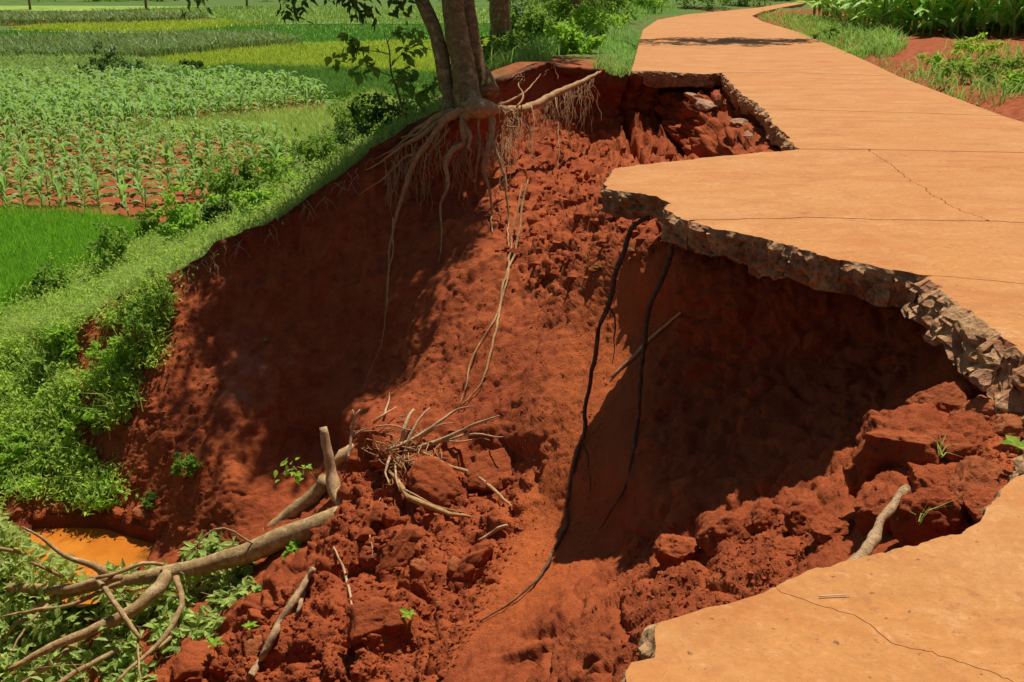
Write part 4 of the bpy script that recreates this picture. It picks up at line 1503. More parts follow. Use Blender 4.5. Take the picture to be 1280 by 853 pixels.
# near block in the valley
near = []
for y in (268, 255, 243, 232, 222, 213, 205, 197.5, 190.5, 184, 178):
    a = -150 + RNG.uniform(0, 12)
    xe = np.interp(y, [178, 195, 222, 252, 268], [300, 372, 362, 295, 205])
    while a < xe:
        near.append((a, y + RNG.normal() * 1.5))
        a += 29 * (y + 40) / 310.0 * RNG.uniform(.6, 1.25)
far_ = []
for y in np.arange(170, 112, -3.6):
    a = -150 + RNG.uniform(0, 12)
    xe = np.interp(y, [112, 124, 140, 155, 170], [300, 395, 410, 290, 150])
    while a < xe:
        far_.append((a, y + RNG.normal() * 1.2))
        a += 26 * (y + 40) / 310.0 * RNG.uniform(.55, 1.25)
LN = "young maize plant on red soil in the nearest valley block"
cnt = 0
rest_l = []
for a, y in near + far_:
    p = PZ(a, y, FIELD_Z)
    h_ = RNG.uniform(.7, 1.1) * (1.2 if y < 171 else 1.0)
    if cnt < 150:
        plant(p.x, p.y, FIELD_Z, h_, RNG.integers(0, 7), cnt < 50, LN, "maize plants in the nearest valley block")
        cnt += 1
    else:
        rest_l.append((p.x, p.y, FIELD_Z, h_))


def mass(lst, name, mat, label):
    mb = MB()
    for (x, y, z, h_) in lst:
        K = KIT[RNG.integers(0, 7)]
        a = RNG.uniform(0, 6.28)
        ca, sa = math.cos(a), math.sin(a)
        V_ = K['V'] * h_ @ np.array([[ca, sa, 0], [-sa, ca, 0], [0, 0, 1]]) + np.array([x, y, z])
        mb.add(V_, K['T'], K['Q'])
    tag(mb.build(name, mat), label, "maize", None, 'stuff')


mass(rest_r, "maize_rows", M['corn_road'], "deeper maize rows behind the first plants right of the road")
mass(rest_l, "maize_rows", M['corn'], "back rows of maize in the valley blocks")
# distant strips: tufts of broad blades
for idx, n, lb in ((7, 9000, "grey green maize strip across the far fields"), (11, 4000, "thin far maize strip by the bare red field")):
    mb = MB()
    B = fill_seen(clip(FIELDS[idx][1]), n)
    dist = np.hypot(B[:, 0], B[:, 1])
    blades(mb, B, RNG.uniform(.6, 1.0, n), .05 * np.maximum(1, dist / 35), .6)
    tag(mb.build("maize_rows", M['corn_far'], None, False), lb, "maize", None, 'stuff')

# ================================================================== GRASS AND WEEDS
def ground_pts(pl, n, fn=ground_hit):
    a = fill(np.array(pl, float), n)
    return np.array([tuple(fn(x, y)) for x, y in a])


mb = MB()
BANK = [(-60, 470), (-60, 420), (0, 392), (95, 343), (140, 318), (190, 290), (262, 274), (300, 250), (375, 220), (430, 185), (500, 140), (548, 120), (556, 140), (516, 160), (465, 190), (424, 224), (380, 252), (333, 285), (280, 305), (221, 342), (190, 352), (115, 394), (60, 412), (0, 432)]
B = ground_pts(BANK, 24000)
n = len(B)
hv = np.clip(.55 + 2.2 * fbm(B * np.array([1.2, 1.2, 0]), 3, 44), .15, 1.6)
blades(mb, B - np.array([0, 0, .03]), RNG.uniform(.08, .34, n) * hv, RNG.uniform(.008, .016, n), .8)
tag(mb.build("bank_grass", M['grass'], None, False), "soft pale green grass along the top of the earth bank", "grass", None, 'stuff')
mb = MB()
idx = RNG.integers(0, n, 900)
C_ = np.repeat(B[idx], 6, 0) + RNG.normal(size=(900 * 6, 3)) * np.array([.08, .08, .05]) + np.array([0, 0, .12])
leaves(mb, C_, RNG.normal(size=C_.shape) + np.array([0, 0, .5]), RNG.uniform(.04, .075, len(C_)), .5, True)
tag(mb.build("bank_weeds", M['leaf_bright'], None, False), "small leafy weeds mixed into the bank grass", "weeds", None, 'stuff')
# straggling taller stems and darker clumps that break up the turf
mb = MB()
cl = B[RNG.integers(0, n, 110)]
cidx = RNG.integers(0, 110, 5200)
cr_ = RNG.uniform(.08, .32, 110)[cidx]
C_ = cl[cidx] + RNG.normal(size=(5200, 3)) * np.column_stack([cr_, cr_, cr_ * .5]) + np.array([0, 0, .12])
leaves(mb, C_, RNG.normal(size=C_.shape) + np.array([0, 0, .6]), RNG.uniform(.035, .09, 5200), .45, True)
tag(mb.build("bank_herbs", M['weed'], None, False), "darker leafy clumps scattered through the bank grass", "weeds", None, 'stuff')
# tufts hanging over the lip
mb = MB()
A = np.concatenate([RNG.uniform(-10, 225, 500), RNG.uniform(225, 600, 420)])
B = np.array([tuple(P(a, rim_at(a) + RNG.normal() * 3 - 1, float(np.interp(a, _r[:, 0], _r[:, 2])))) for a in A])
blades(mb, B, RNG.uniform(.08, .28, len(B)), .012, 1.3, 1.2)
tag(mb.build("lip_grass", M['grass'], None, False), "grass hanging over the broken lip of the bank", "grass", None, 'stuff')

# left flank: carpet of leafy weeds with gaps where red soil shows
SLOPE = [(-60, 470), (0, 436), (115, 398), (190, 356), (218, 350), (205, 410), (195, 470), (160, 520), (120, 560), (150, 590), (160, 625), (120, 640), (60, 620), (0, 640), (-60, 640)]
a = fill(np.array(SLOPE, float), 3000)
q3 = np.column_stack([a / 46.0, np.zeros(len(a))])
ok = fbm(q3, 3, 71) > .0 - .1 * (a[:, 0] < 90)
a = a[ok]
cent = np.array([tuple(hit(x, y)) for x, y in a])
nb = 15
C_ = np.repeat(cent, nb, 0)
hh = RNG.uniform(.02, .17, len(C_)) * np.repeat(RNG.uniform(.3, 1.2, len(cent)), nb)
C_ = C_ + np.column_stack([RNG.normal(size=(len(C_), 2)) * .09, hh])
mb = MB()
leaves(mb, C_, RNG.normal(size=C_.shape) + np.array([.0, -.3, .35]), RNG.uniform(.045, .10, len(C_)), .48, True)
tag(mb.build("slope_weeds", M['weed'], None, False), "carpet of leafy green weeds on the left flank of the scar", "weeds", None, 'stuff')
mb = MB()
idx = RNG.integers(0, len(cent), 2600)
blades(mb, cent[idx] + RNG.normal(size=(2600, 3)) * np.array([.1, .1, 0]), RNG.uniform(.12, .38, 2600), .013, .9)
tag(mb.build("slope_grass", M['grass'], None, False), "thin grass growing among the weeds on the left flank", "grass", None, 'stuff')
# bigger plants that can be told apart on the flank
for k, (a_, c_, rd, rz, sz, mt, lb) in enumerate([
        (85, 430, .26, .18, .13, 'leaf_bright', "broad-leaved plant with big pale leaves on the left flank"), (140, 470, .45, .35, .07, 'leaf_bright', "feathery bright weed clump on the middle of the left flank"),
        (175, 430, .35, .35, .07, 'leaf_bush', "dark weed clump just below the bank's crumbling corner"), (205, 385, .30, .35, .06, 'leaf_bush', "ragged plant hanging from the crumbling corner of the bank"),
        (60, 470, .40, .25, .09, 'leaf_bush', "dark bushy weed below the big-leaved plant"), (30, 560, .45, .25, .08, 'leaf_bright', "bright weed clump near the left picture edge"),
        (110, 520, .40, .25, .07, 'leaf_bright', "spreading weed at the lower middle of the flank"), (135, 620, .25, .14, .06, 'leaf_bright', "small ground weed just above the muddy puddle"),
        (240, 578, .22, .16, .06, 'leaf_bush', "small weed in the shade at the foot of the back wall"), (188, 620, .10, .08, .05, 'leaf_bush', "tiny weed tuft right of the muddy puddle")]):
    shrub("weed_plant", hit(a_, c_ + 12), (rd, rd * .8, rz), int(260 + 700 * rd), sz, mt, lb, "plant", None, seed=100 + k, stems=3)

# roadside verges
mb = MB()
V1 = [(946, 17), (1000, 18), (1100, 40), (1135, 60), (1120, 66), (1060, 62), (1000, 40)]
B = np.array([tuple(PZ(x, y, .08)) for x, y in fill(np.array(V1, float), 3000)])
B[:, 2] = [ground_z(x, y) for x, y, _ in B]
blades(mb, B, RNG.uniform(.12, .35, len(B)), .022, .7)
V2_ = [(1040, 56), (1135, 92), (1200, 125), (1275, 160), (1280, 152), (1200, 112), (1140, 82), (1085, 58)]
B = np.array([tuple(PZ(x, y, .05)) for x, y in fill(np.array(V2_, float), 900)])
B = B[fbm(B * 1.3, 2, 4) > -.02]
B[:, 2] = [ground_z(x, y) for x, y, _ in B]
blades(mb, B, RNG.uniform(.05, .16, len(B)), .014, .9)
V3 = [(1140, 78), (1180, 62), (1235, 58), (1290, 66), (1290, 112), (1240, 118), (1190, 105)]
B = np.array([tuple(PZ(x, y, .12)) for x, y in fill(np.array(V3, float), 800)])
B = B[fbm(B * .9, 3, 9) > -.12]
B[:, 2] = [ground_z(x, y) for x, y, _ in B]
blades(mb, B, RNG.uniform(.10, .30, len(B)), .017, .9)
V4 = [(742, 86), (752, 62), (780, 40), (800, 38), (797, 62), (789, 92), (776, 98)]
B = np.array([tuple(PZ(x, y, .0)) for x, y in fill(np.array(V4, float), 1500)])
B[:, 2] = [ground_z(x, y) for x, y, _ in B]
B = B[B[:, 2] > -.3]
B = B[fbm(B * 1.4, 3, 23) > -.06]
blades(mb, B, RNG.uniform(.06, .26, len(B)), .014, .9)
V5 = [(640, 85), (700, 78), (760, 60), (790, 30), (850, 12), (800, 8), (640, 20), (600, 90)]
B = np.array([tuple(PZ(x, y, .0)) for x, y in fill(np.array(V5, float), 4500)])
B[:, 2] = [ground_z(x, y) for x, y, _ in B]
pathy = sdist(np.array([(690, 84), (750, 84), (745, 70), (775, 40), (765, 30), (735, 60), (690, 72)], float), *(np.array([[(640 + F * x / (y * CP + (CAM_H) * SP)), 0] for x, y, _ in B]).T[0], np.array([426.5 - F * (y * SP - CAM_H * CP) / (y * CP + CAM_H * SP) for x, y, _ in B])))
B = B[pathy > 0]
blades(mb, B, RNG.uniform(.15, .5, len(B)), .02, .8)
tag(mb.build("verge_grass", M['verge'], None, False), "green grass on the verges beside the concrete road", "grass", None, 'stuff')
mound = []
for k, (a_, c_, rd, lb) in enumerate([(1180, 84, .45, "leafy weed at the left end of the red soil mound"), (1215, 98, .5, "dark weed clump at the front of the red soil mound"), (1225, 74, .55, "weed clump on top of the red soil mound"), (1262, 92, .45, "right weed clump on the red soil mound"), (1275, 108, .3, "bright weed at the right picture edge by the road"),
                                      (1035, 44, .35, "weedy tuft at the edge of the maize by the road")]):
    bz = PZ(a_, c_, .1)
    shrub("weed_plant", (bz[0], bz[1], ground_z(bz[0], bz[1])), (rd, rd, rd * .45), 420, .08, 'leaf_bush' if k % 2 else 'leaf_bright', lb, "plant", None, seed=150 + k, stems=3)
# red soil showing through: loose earth heaped beside the path

# ================================================================== FALLEN TREE
ft = tag(empty("fallen_tree", P(300, 695, 10.7)), "fallen tree lying down the slope with its leafy crown in the lower left corner", "tree")


def over(lst, dts):
    """points a little in front of the soil; dts = distance off the soil surface"""
    lst = dens(lst, 9.0)
    n = len(lst)
    d = np.interp(np.linspace(0, 1, n), np.linspace(0, 1, len(dts)), dts)
    return [hit(a, c_, float(q)) for (a, c_), q in zip(lst, d)]


FT = [(430, 646, 10.15), (418, 651, 10.2), (360, 671, 10.3), (303, 693, 10.35), (235, 712, 10.4), (204, 717, 10.4), (151, 727, 10.4), (106, 737, 10.4), (60, 752, 10.35), (25, 775, 10.3), (5, 800, 10.2)]
part("trunk", M['log'], ft, (pts_t(FT), [.125, .125, .12, .105, .085, .08, .062, .05, .035, .022, .01]), sides=16, step=.08, jit=.02, bump=.10, seed=201)
FB = [([(208, 717), (197, 738), (163, 765), (110, 791), (57, 812), (11, 838)], 10.4, 9.9, [.075, .07, .062, .05, .038, .02]),
      ([(112, 791), (95, 806), (70, 826), (30, 853), (10, 870)], 10.15, 9.8, [.045, .04, .034, .022, .01]),
      ([(11, 735), (49, 737), (91, 736), (125, 727), (150, 722)], 10.5, 10.4, [.048, .052, .05, .045, .03]),
      ([(133, 722), (126, 712), (117, 708), (76, 691), (50, 672), (28, 658)], 10.35, 10.6, [.05, .045, .035, .022, .015, .008]),
      ([(118, 722), (128, 732), (140, 750), (155, 772), (176, 799)], 10.25, 10.0, [.028, .030, .029, .026, .018]),
      ([(220, 722), (227, 748), (219, 778), (197, 806), (170, 829), (144, 853)], 10.3, 9.6, [.034, .03, .028, .024, .018, .010]),
      ([(220, 780), (212, 798), (198, 812)], 9.95, 9.9, [.022, .02, .012]),
      ([(204, 706), (178, 704), (148, 716), (120, 722)], 10.35, 10.35, [.018, .02, .022, .018]),
      ([(318, 681), (303, 672), (280, 661), (257, 670), (240, 690)], 10.3, 10.4, [.008, .010, .010, .008, .004]),
      ([(150, 728), (95, 752), (45, 763), (0, 772)], 10.3, 10.3, [.02, .02, .016, .008]),
      ([(60, 756), (40, 775), (22, 800), (10, 820)], 10.2, 10.0, [.018, .014, .010, .005]),
      ([(150, 812), (110, 832), (75, 853), (50, 866)], 9.9, 9.6, [.022, .026, .024, .014]),
      ([(80, 722), (58, 712), (38, 703)], 10.4, 10.5, [.02, .018, .01]),
      ([(172, 800), (174, 830), (176, 860)], 9.75, 9.5, [.010, .009, .006]),
      ([(28, 692), (10, 688), (-20, 684)], 10.6, 10.7, [.018, .02, .022])]
for k, (pl, a_, b_, rad) in enumerate(FB):
    part("branch", M['log'], ft, (lead(pl, a_ - .03, b_ - .32), [q * 1.05 for q in rad]), sides=9, step=.07, jit=.03, bump=.12, seed=210 + k)
LEAFY = [(-40, 640), (0, 640), (35, 668), (62, 690), (110, 704), (180, 708), (225, 690), (270, 668), (330, 690), (318, 720), (330, 738), (300, 748), (270, 790), (225, 806), (195, 830), (185, 870), (-40, 870)]
nl = 6500
a = fill(np.array(LEAFY, float), nl)
# uneven clumps with gaps
keep = fbm(np.column_stack([a / 34.0, np.zeros(nl)]), 3, 17) + .10 + .25 * (a[:, 0] < 100) > 0
a = a[keep]
tr = np.array([hit_t(x, y) for x, y in a])
front = np.interp(a[:, 1], [640, 720, 853], [10.95, 10.6, 9.85])
tt = np.minimum(tr - .03, front + np.where(RNG.random(len(a)) < .10, RNG.uniform(-.3, -.05, len(a)), RNG.uniform(.06, .8, len(a))))
C_ = ray(a[:, 0], a[:, 1]) * tt[:, None] + np.array([0, 0, CAM_H])
D_ = RNG.normal(size=C_.shape) * .75 + np.array([-.35, -.2, -.35])
S_ = RNG.uniform(.085, .15, len(a))
order = np.argsort(tt - S_ * 4)
lmf = leaf_mesh('fallen', 'leaf_fallen', .12, .5)
for k in order[:300]:
    put_leaf(lmf, ft, C_[k], D_[k], RNG.uniform(-.7, .7), S_[k] / .12)
mb = MB()
leaves(mb, C_[order[300:]], D_[order[300:]], S_[order[300:]], .5)
o = mb.build("foliage", M['leaf_fallen'], ft, False)
o['kind'] = 'stuff'
mb = MB()
for k in range(150):
    c_ = C_[RNG.integers(0, len(C_))]
    e = c_ + RNG.normal(size=3) * np.array([.3, .2, .15])
    tube(mb, [c_, (c_ + e) / 2 + RNG.normal(size=3) * .03, e], [.006, .003], sides=4, step=.1, seed=k, cap=False)
o = mb.build("twig", M['log'], ft)
o['kind'] = 'stuff'


def single(name, mat, label, cat, lst, rad, group=None, sides=10, jit=.02, bump=.14, seed=0, extra=()):
    """one stick, log or root as a thing; extra = forks as parts"""
    mb = MB()
    tube(mb, lst, rad, sides=sides, step=.05, jit=jit, bump=bump, seed=seed)
    o = mb.build(name, M[mat], None)
    tag(o, label, cat, group)
    for k, (l2, r2, nm) in enumerate(extra):
        m2 = MB()
        tube(m2, l2, r2, sides=max(5, sides - 2), step=.05, jit=jit, bump=bump, seed=seed + 7 + k)
        m2.build(nm, M[mat], o)
    return o


single("log", 'log', "darker log lying behind the fallen trunk and below the upright stub", "log", pts_t([(408, 600, 10.75), (401, 611, 10.8), (375, 634, 10.85), (341, 660, 10.85), (318, 675, 10.85), (290, 698, 10.85), (262, 716, 10.85)]), [.09, .085, .08, .075, .07, .06, .04], seed=231)
single("log", 'log', "lower log half hidden under the fallen trunk", "log", pts_t([(350, 690, 10.5), (320, 702, 10.55), (290, 712, 10.6), (255, 720, 10.65)]), [.06, .06, .055, .04], seed=232)
single("broken_stub", 'pale_wood', "upright pale broken stub at the end of the fallen trunk", "stub", pts_t([(404, 534, 10.45), (407, 550, 10.45), (411, 570, 10.45), (413, 590, 10.45), (416, 606, 10.42), (422, 622, 10.35), (430, 634, 10.2)]), [.042, .05, .055, .06, .075, .07, .05], seed=233, bump=.25)
single("broken_stub", 'pale_wood', "short splintered stub leaning behind the upright broken stub", "stub", pts_t([(441, 556, 10.7), (430, 568, 10.65), (422, 578, 10.65), (415, 592, 10.7)]), [.03, .06, .055, .04], seed=234, bump=.3)
single("dead_stick", 'dry_twig', "thin forked stick standing right of the broken stubs", "stick", pts_t([(450, 512, 10.5), (443, 524, 10.5), (439, 545, 10.5), (435, 576, 10.4)]), [.008, .014, .018, .015], seed=235,
       extra=[(pts_t([(443, 524, 10.5), (441, 512, 10.5)]), [.01, .006], "twig"), (pts_t([(438, 548, 10.5), (452, 538, 10.5), (458, 536, 10.45)]), [.012, .009, .005], "twig")])
sg = tag(empty("leafy_twig", P(398, 602, 10.5)), "small green leafy twig sprouting left of the upright stub", "twig")
part("twig", M['log'], sg, (pts_t([(398, 606, 10.6), (388, 592, 10.5), (372, 584, 10.45), (352, 592, 10.4)]), [.008, .006, .003]), sides=5, step=.05, jit=.01)
lmb = leaf_mesh('bright', 'leaf_bright', .10, .5)
for k in range(30):
    w = RNG.uniform(0, 1)
    q = P(np.interp(w, [0, .5, 1], [392, 372, 350]) + RNG.normal() * 5, np.interp(w, [0, .5, 1], [598, 585, 594]) + RNG.normal() * 5, 10.45 + RNG.normal() * .06)
    put_leaf(lmb, sg, q, RNG.normal(size=3) + np.array([0, 0, -.3]), RNG.uniform(-.6, .6), RNG.uniform(.6, 1.1))
shrub("weed_plant", P(372, 700, 10.2), (.22, .2, .12), 260, .07, 'leaf_bright', "green sprig squeezed under the fallen trunk by the soil ridge", "plant", None, seed=190, stems=2)

# ------------------------------------------------------------------ loose sticks and roots on the slope
single("dead_stick", 'stick', "pale forked stick standing in the soil at the bottom edge", "stick",
       over([(392, 711), (384, 724), (371, 744), (348, 780), (330, 818), (312, 850), (304, 866)], [.30, .22, .12, .05]), [.026, .034, .036, .034, .034, .03], sides=10, seed=240,
       extra=[(over([(389, 716), (383, 734), (378, 748), (369, 770)], [.26, .10, .02]), [.018, .024, .022, .016], "fork")])
single("dead_stick", 'dry_twig', "thin brown stick lying upright on the soil right of the forked stick", "stick", over([(417, 684), (428, 708), (436, 735), (441, 759)], [.08, .05, .03]), [.008, .014, .014, .010], seed=241, sides=7)
single("dead_stick", 'stick', "thick barkless stick leaning against the broken concrete edge in the foreground", "stick", [P(1134, 610, 3.98), P(1129, 615, 3.95), P(1124, 622, 3.92), P(1113, 640, 3.85), P(1104, 650, 3.78), P(1092, 673, 3.65), P(1076, 697, 3.45), P(1060, 722, 3.3)], [.018, .025, .020, .021, .019, .022, .024, .025], seed=242, bump=.5, jit=.02)
single("dead_stick", 'dry_twig', "straight pale stick lying on the lit slope between the two dark roots", "stick", over([(851, 391), (838, 402), (812, 424), (790, 448), (764, 472)], [.05, .05, .04, .02]), [.010, .013, .016, .018, .010], seed=243, sides=7, jit=.01)
single("dead_stick", 'dry_twig', "short pale stub poking out below the two flat soil blocks", "stick", over([(634, 657), (622, 661), (612, 668), (598, 676)], [.06, .05, .03]), [.014, .018, .015, .008], seed=244, sides=7)
single("root_piece", 'root', "curved pale root lying over the front of the left flat soil block", "root", over([(486, 588), (500, 607), (512, 623), (537, 633), (565, 643), (590, 646)], [.05, .12, .16, .14, .06]), [.014, .028, .03, .026, .02, .010], seed=245,
       extra=[(over([(505, 612), (525, 622), (550, 634), (580, 640)], [.14, .16, .08]), [.010, .009, .006], "rootlet")])
single("root_piece", 'root', "long pale root lying across the right flat soil block", "root", over([(529, 566), (545, 574), (565, 584), (593, 593), (616, 612), (640, 633)], [.10, .16, .2, .18, .08]), [.012, .018, .02, .02, .017, .008], seed=246, sides=8)
single("root_piece", 'root', "small forked rootlet on the soil ridge", "root", over([(476, 622), (466, 640), (462, 658), (465, 680), (464, 698)], [.04, .05, .03]), [.004, .006, .009, .007, .004], seed=247, sides=6)
rp = tag(empty("root_clump", hit(515, 560)), "heap of dry branched roots torn out above the flat soil blocks", "roots")
RC = [([(484, 563), (515, 550), (531, 540), (554, 525), (574, 511), (593, 508)], [.02, .022, .02, .018, .013, .005]), ([(509, 564), (543, 553), (571, 542), (593, 531), (624, 519)], [.024, .024, .022, .017, .006]),
      ([(520, 564), (559, 550), (593, 543), (630, 547)], [.016, .014, .012, .005]), ([(506, 567), (512, 545), (523, 525), (537, 511)], [.022, .019, .014, .005]), ([(503, 552), (505, 540), (510, 525), (517, 512)], [.022, .026, .02, .012]),
      ([(467, 529), (481, 517), (495, 508)], [.018, .013, .006]), ([(480, 520), (484, 508), (488, 490)], [.014, .010, .005]), ([(470, 534), (490, 532), (510, 538)], [.01, .01, .006]), ([(530, 545), (550, 530), (566, 528)], [.012, .009, .004]),
      ([(540, 552), (575, 552), (600, 548), (612, 550)], [.012, .010, .008, .003]), ([(488, 570), (482, 590), (486, 606)], [.016, .012, .006]), ([(497, 572), (494, 596), (500, 615)], [.012, .01, .004])]
for k, (pl, rad) in enumerate(RC):
    part("root", M['dry_twig'], rp, (over(pl, [.06, .16, .22, .2]), rad), sides=7, step=.05, jit=.025, bump=.15, seed=260 + k)
mb = MB()
for k in range(70):
    a_, c_ = RNG.normal(505, 22), RNG.normal(560, 18)
    l_ = [(a_, c_), (a_ + RNG.normal() * 8, c_ + RNG.uniform(-4, 14)), (a_ + RNG.normal() * 14, c_ + RNG.uniform(0, 24))]
    tube(mb, over(l_, [.16, .10, .03]), [.006, .003], sides=4, step=.05, jit=.02, seed=k, cap=False)
o = mb.build("root_hair", M['root'], rp)
o['kind'] = 'stuff'
# two dark roots that hang out below the slab tip
single("hanging_root", 'root_dark', "left long dark root hanging from under the slab tip down the lit slope", "root",
       hang([(812, 272), (796, 279), (784, 292), (777, 320), (765, 362), (750, 402), (743, 440), (737, 482), (731, 520), (726, 556), (716, 590), (710, 625), (706, 658), (690, 695), (668, 730), (645, 752), (620, 766), (598, 777)], 7.65, .03, 1.4), [.018, .021, .021, .020, .019, .017, .015, .014, .011, .008, .004], sides=9, seed=280, jit=.05, bump=.3,
       extra=[(hang([(726, 552), (734, 570), (736, 590), (738, 615)], 8.1, .03), [.010, .007, .004], "rootlet"), (hang([(762, 385), (769, 395), (768, 425), (764, 455)], 8.0, .03), [.008, .006, .003], "rootlet")])
single("hanging_root", 'root_dark', "right shorter dark root hanging under the slab into the shadow", "root",
       hang([(833, 272), (837, 284), (838, 302), (831, 330), (820, 362), (808, 402), (804, 440), (802, 475), (798, 510), (795, 545), (786, 590), (775, 625), (760, 650), (750, 662)], 7.35, .03, .8), [.017, .021, .020, .019, .017, .015, .014, .011, .008, .004], sides=9, seed=290, jit=.05, bump=.3,
       extra=[(hang([(795, 545), (788, 575), (789, 600)], 7.8, .03), [.010, .006, .003], "rootlet")])

# ------------------------------------------------------------------ earth blocks and clods
def clod_mesh(seed, sub=4, blocky=.5, mat='clod'):
    bm = bmesh.new()
    bmesh.ops.create_icosphere(bm, subdivisions=sub, radius=1.0)
    v = np.array([v.co for v in bm.verts])
    rg = np.random.default_rng(seed)
    # cut flat facets
    for k in range(9):
        n = rg.normal(size=3)
        n /= np.linalg.norm(n)
        d = rg.uniform(.55, .85)
        e = v @ n - d
        v = v - np.where(e > 0, e * blocky * 1.6, 0)[:, None] * n
    nn = v / (np.linalg.norm(v, axis=1)[:, None] + 1e-9)
    f1, f2, cid = worley(v * 2.4 + seed, seed)
    g1, g2, gid = worley(v * 6.0 + seed, seed + 1)
    hh = .16 * fbm(v * 1.5 + seed, 4, seed) + (cid - .5) * .16 * sstep(0, .2, f2 - f1) + (gid - .5) * .10 * sstep(0, .2, g2 - g1) + .06 * fbm(v * 9, 3, seed + 4) + .05 * fbm(v * 20, 3, seed + 7, True) * (sub > 4)
    v = v + nn * hh[:, None]
    for i_, w in enumerate(bm.verts):
        w.co = v[i_]
    me = bpy.data.meshes.new("soil_clod")
    bm.to_mesh(me)
    bm.free()
    me.polygons.foreach_set("use_smooth", np.ones(len(me.polygons), bool))
    me.materials.append(M[mat])
    return me


def block_mesh(seed, sx, sy, sz, mat='clod'):
    """irregular flat-topped slab of earth with an angular outline and crumbly sides"""
    rg = np.random.default_rng(seed)
    bm = bmesh.new()
    bmesh.ops.create_cube(bm, size=2.0)
    bmesh.ops.subdivide_edges(bm, edges=bm.edges[:], cuts=26, use_grid_fill=True)
    v = np.array([w.co for w in bm.verts])
    k = rg.integers(5, 8)
    ang = np.sort((np.arange(k) + rg.uniform(-.32, .32, k)) / k * 2 * np.pi)
    pr = rg.uniform(.72, 1.15, k)
    poly = np.stack([np.cos(ang) * pr, np.sin(ang) * pr], -1)
    th = np.arctan2(v[:, 1], v[:, 0])
    m = np.maximum(np.abs(v[:, 0]), np.abs(v[:, 1]))
    rad = np.full(len(v), 9.0)
    for q in range(k):
        p0, p1 = poly[q], poly[(q + 1) % k]
        nx, ny = p1[1] - p0[1], p0[0] - p1[0]
        den = nx * np.cos(th) + ny * np.sin(th)
        d = np.where(den > 1e-4, (nx * p0[0] + ny * p0[1]) / np.maximum(den, 1e-4), 9)
        rad = np.where((d > 0) & (d < rad), d, rad)
    rad = np.minimum(rad, 1.3)
    w_ = np.stack([np.cos(th) * rad * m, np.sin(th) * rad * m, v[:, 2]], -1)
    w_[:, 2] += .35 * w_[:, 0] * rg.normal() * .6 + .3 * w_[:, 1] * rg.normal() * .6
    near_edge = sstep(.78, 1.0, m) * sstep(.4, 1.0, v[:, 2])
    w_[:, 2] -= .35 * near_edge
    w_[:, :2] *= (1 - .10 * sstep(-.2, -1, v[:, 2]))[:, None]
    w_ = w_ * np.array([sx, sy, sz])
    f1, f2, cid = worley(w_ * 7 + seed, seed)
    g1, g2, gid = worley(w_ * 17 + seed, seed + 3)
    amp = np.where(v[:, 2] > .95, .5, 1.0)
    nn = v / (np.linalg.norm(v, axis=1)[:, None])
    w_ = w_ + nn * (amp * (.09 * fbm(w_ * 3.5 + seed, 4, seed + 1) + (cid - .5) * .06 * sstep(0, .2, f2 - f1) - .02 * (1 - sstep(0, .15, f2 - f1)) + (gid - .5) * .025 * sstep(0, .25, g2 - g1)))[:, None]
    for i_, q in enumerate(bm.verts):
        q.co = w_[i_]
    me = bpy.data.meshes.new("soil_block")
    bm.to_mesh(me)
    bm.free()
    me.polygons.foreach_set("use_smooth", np.ones(len(me.polygons), bool))
    me.materials.append(M[mat])
    return me


def place(name, me, loc, rot, scl, label, cat, group=None):
    o = bpy.data.objects.new(name, me)
    COL.objects.link(o)
    o.location = loc
    o.rotation_euler = rot
    o.scale = scl
    return tag(o, label, cat, group)


place("soil_block", block_mesh(3, .36, .24, .14), hit(545, 606, .04), (R(24), R(14), R(-24)), (1, 1, 1), "left flat-topped block of red earth below the heap of dry roots", "earth block")
place("soil_block", block_mesh(5, .40, .22, .11), hit(622, 590, .02), (R(22), R(-20), R(20)), (1, 1, 1), "right flat-topped block of red earth leaning on the smooth slope", "earth block")
place("soil_block", block_mesh(8, .36, .20, .12), hit(505, 690, -.08), (R(30), R(-40), R(35)), (1, 1, 1), "long tilted block of earth in the middle of the debris", "earth block")
place("soil_block", block_mesh(9, .26, .17, .12), hit(585, 720, -.08), (R(25), R(-35), R(35)), (1, 1, 1), "narrow block of earth sliding beside the smooth slope", "earth block")
place("soil_block", block_mesh(11, .30, .26, .15), hit(478, 782, -.1), (R(20), R(-18), R(20)), (1, 1, 1), "large cracked block of earth near the bottom edge", "earth block")
place("soil_block", block_mesh(12, .36, .28, .18), hit(250, 838, -.06), (R(14), R(10), R(14)), (1, 1, 1), "block of earth at the bottom beside the fallen leaves", "earth block")
SHAPES = [clod_mesh(100 + k, 4, .5, 'clod_dry' if k % 3 == 2 else 'clod') for k in range(6)]
BIG = [clod_mesh(200 + k, 5, .6, 'clod') for k in range(4)]
DRY = [clod_mesh(300 + k, 5, .6, 'clod_dry') for k in range(3)]
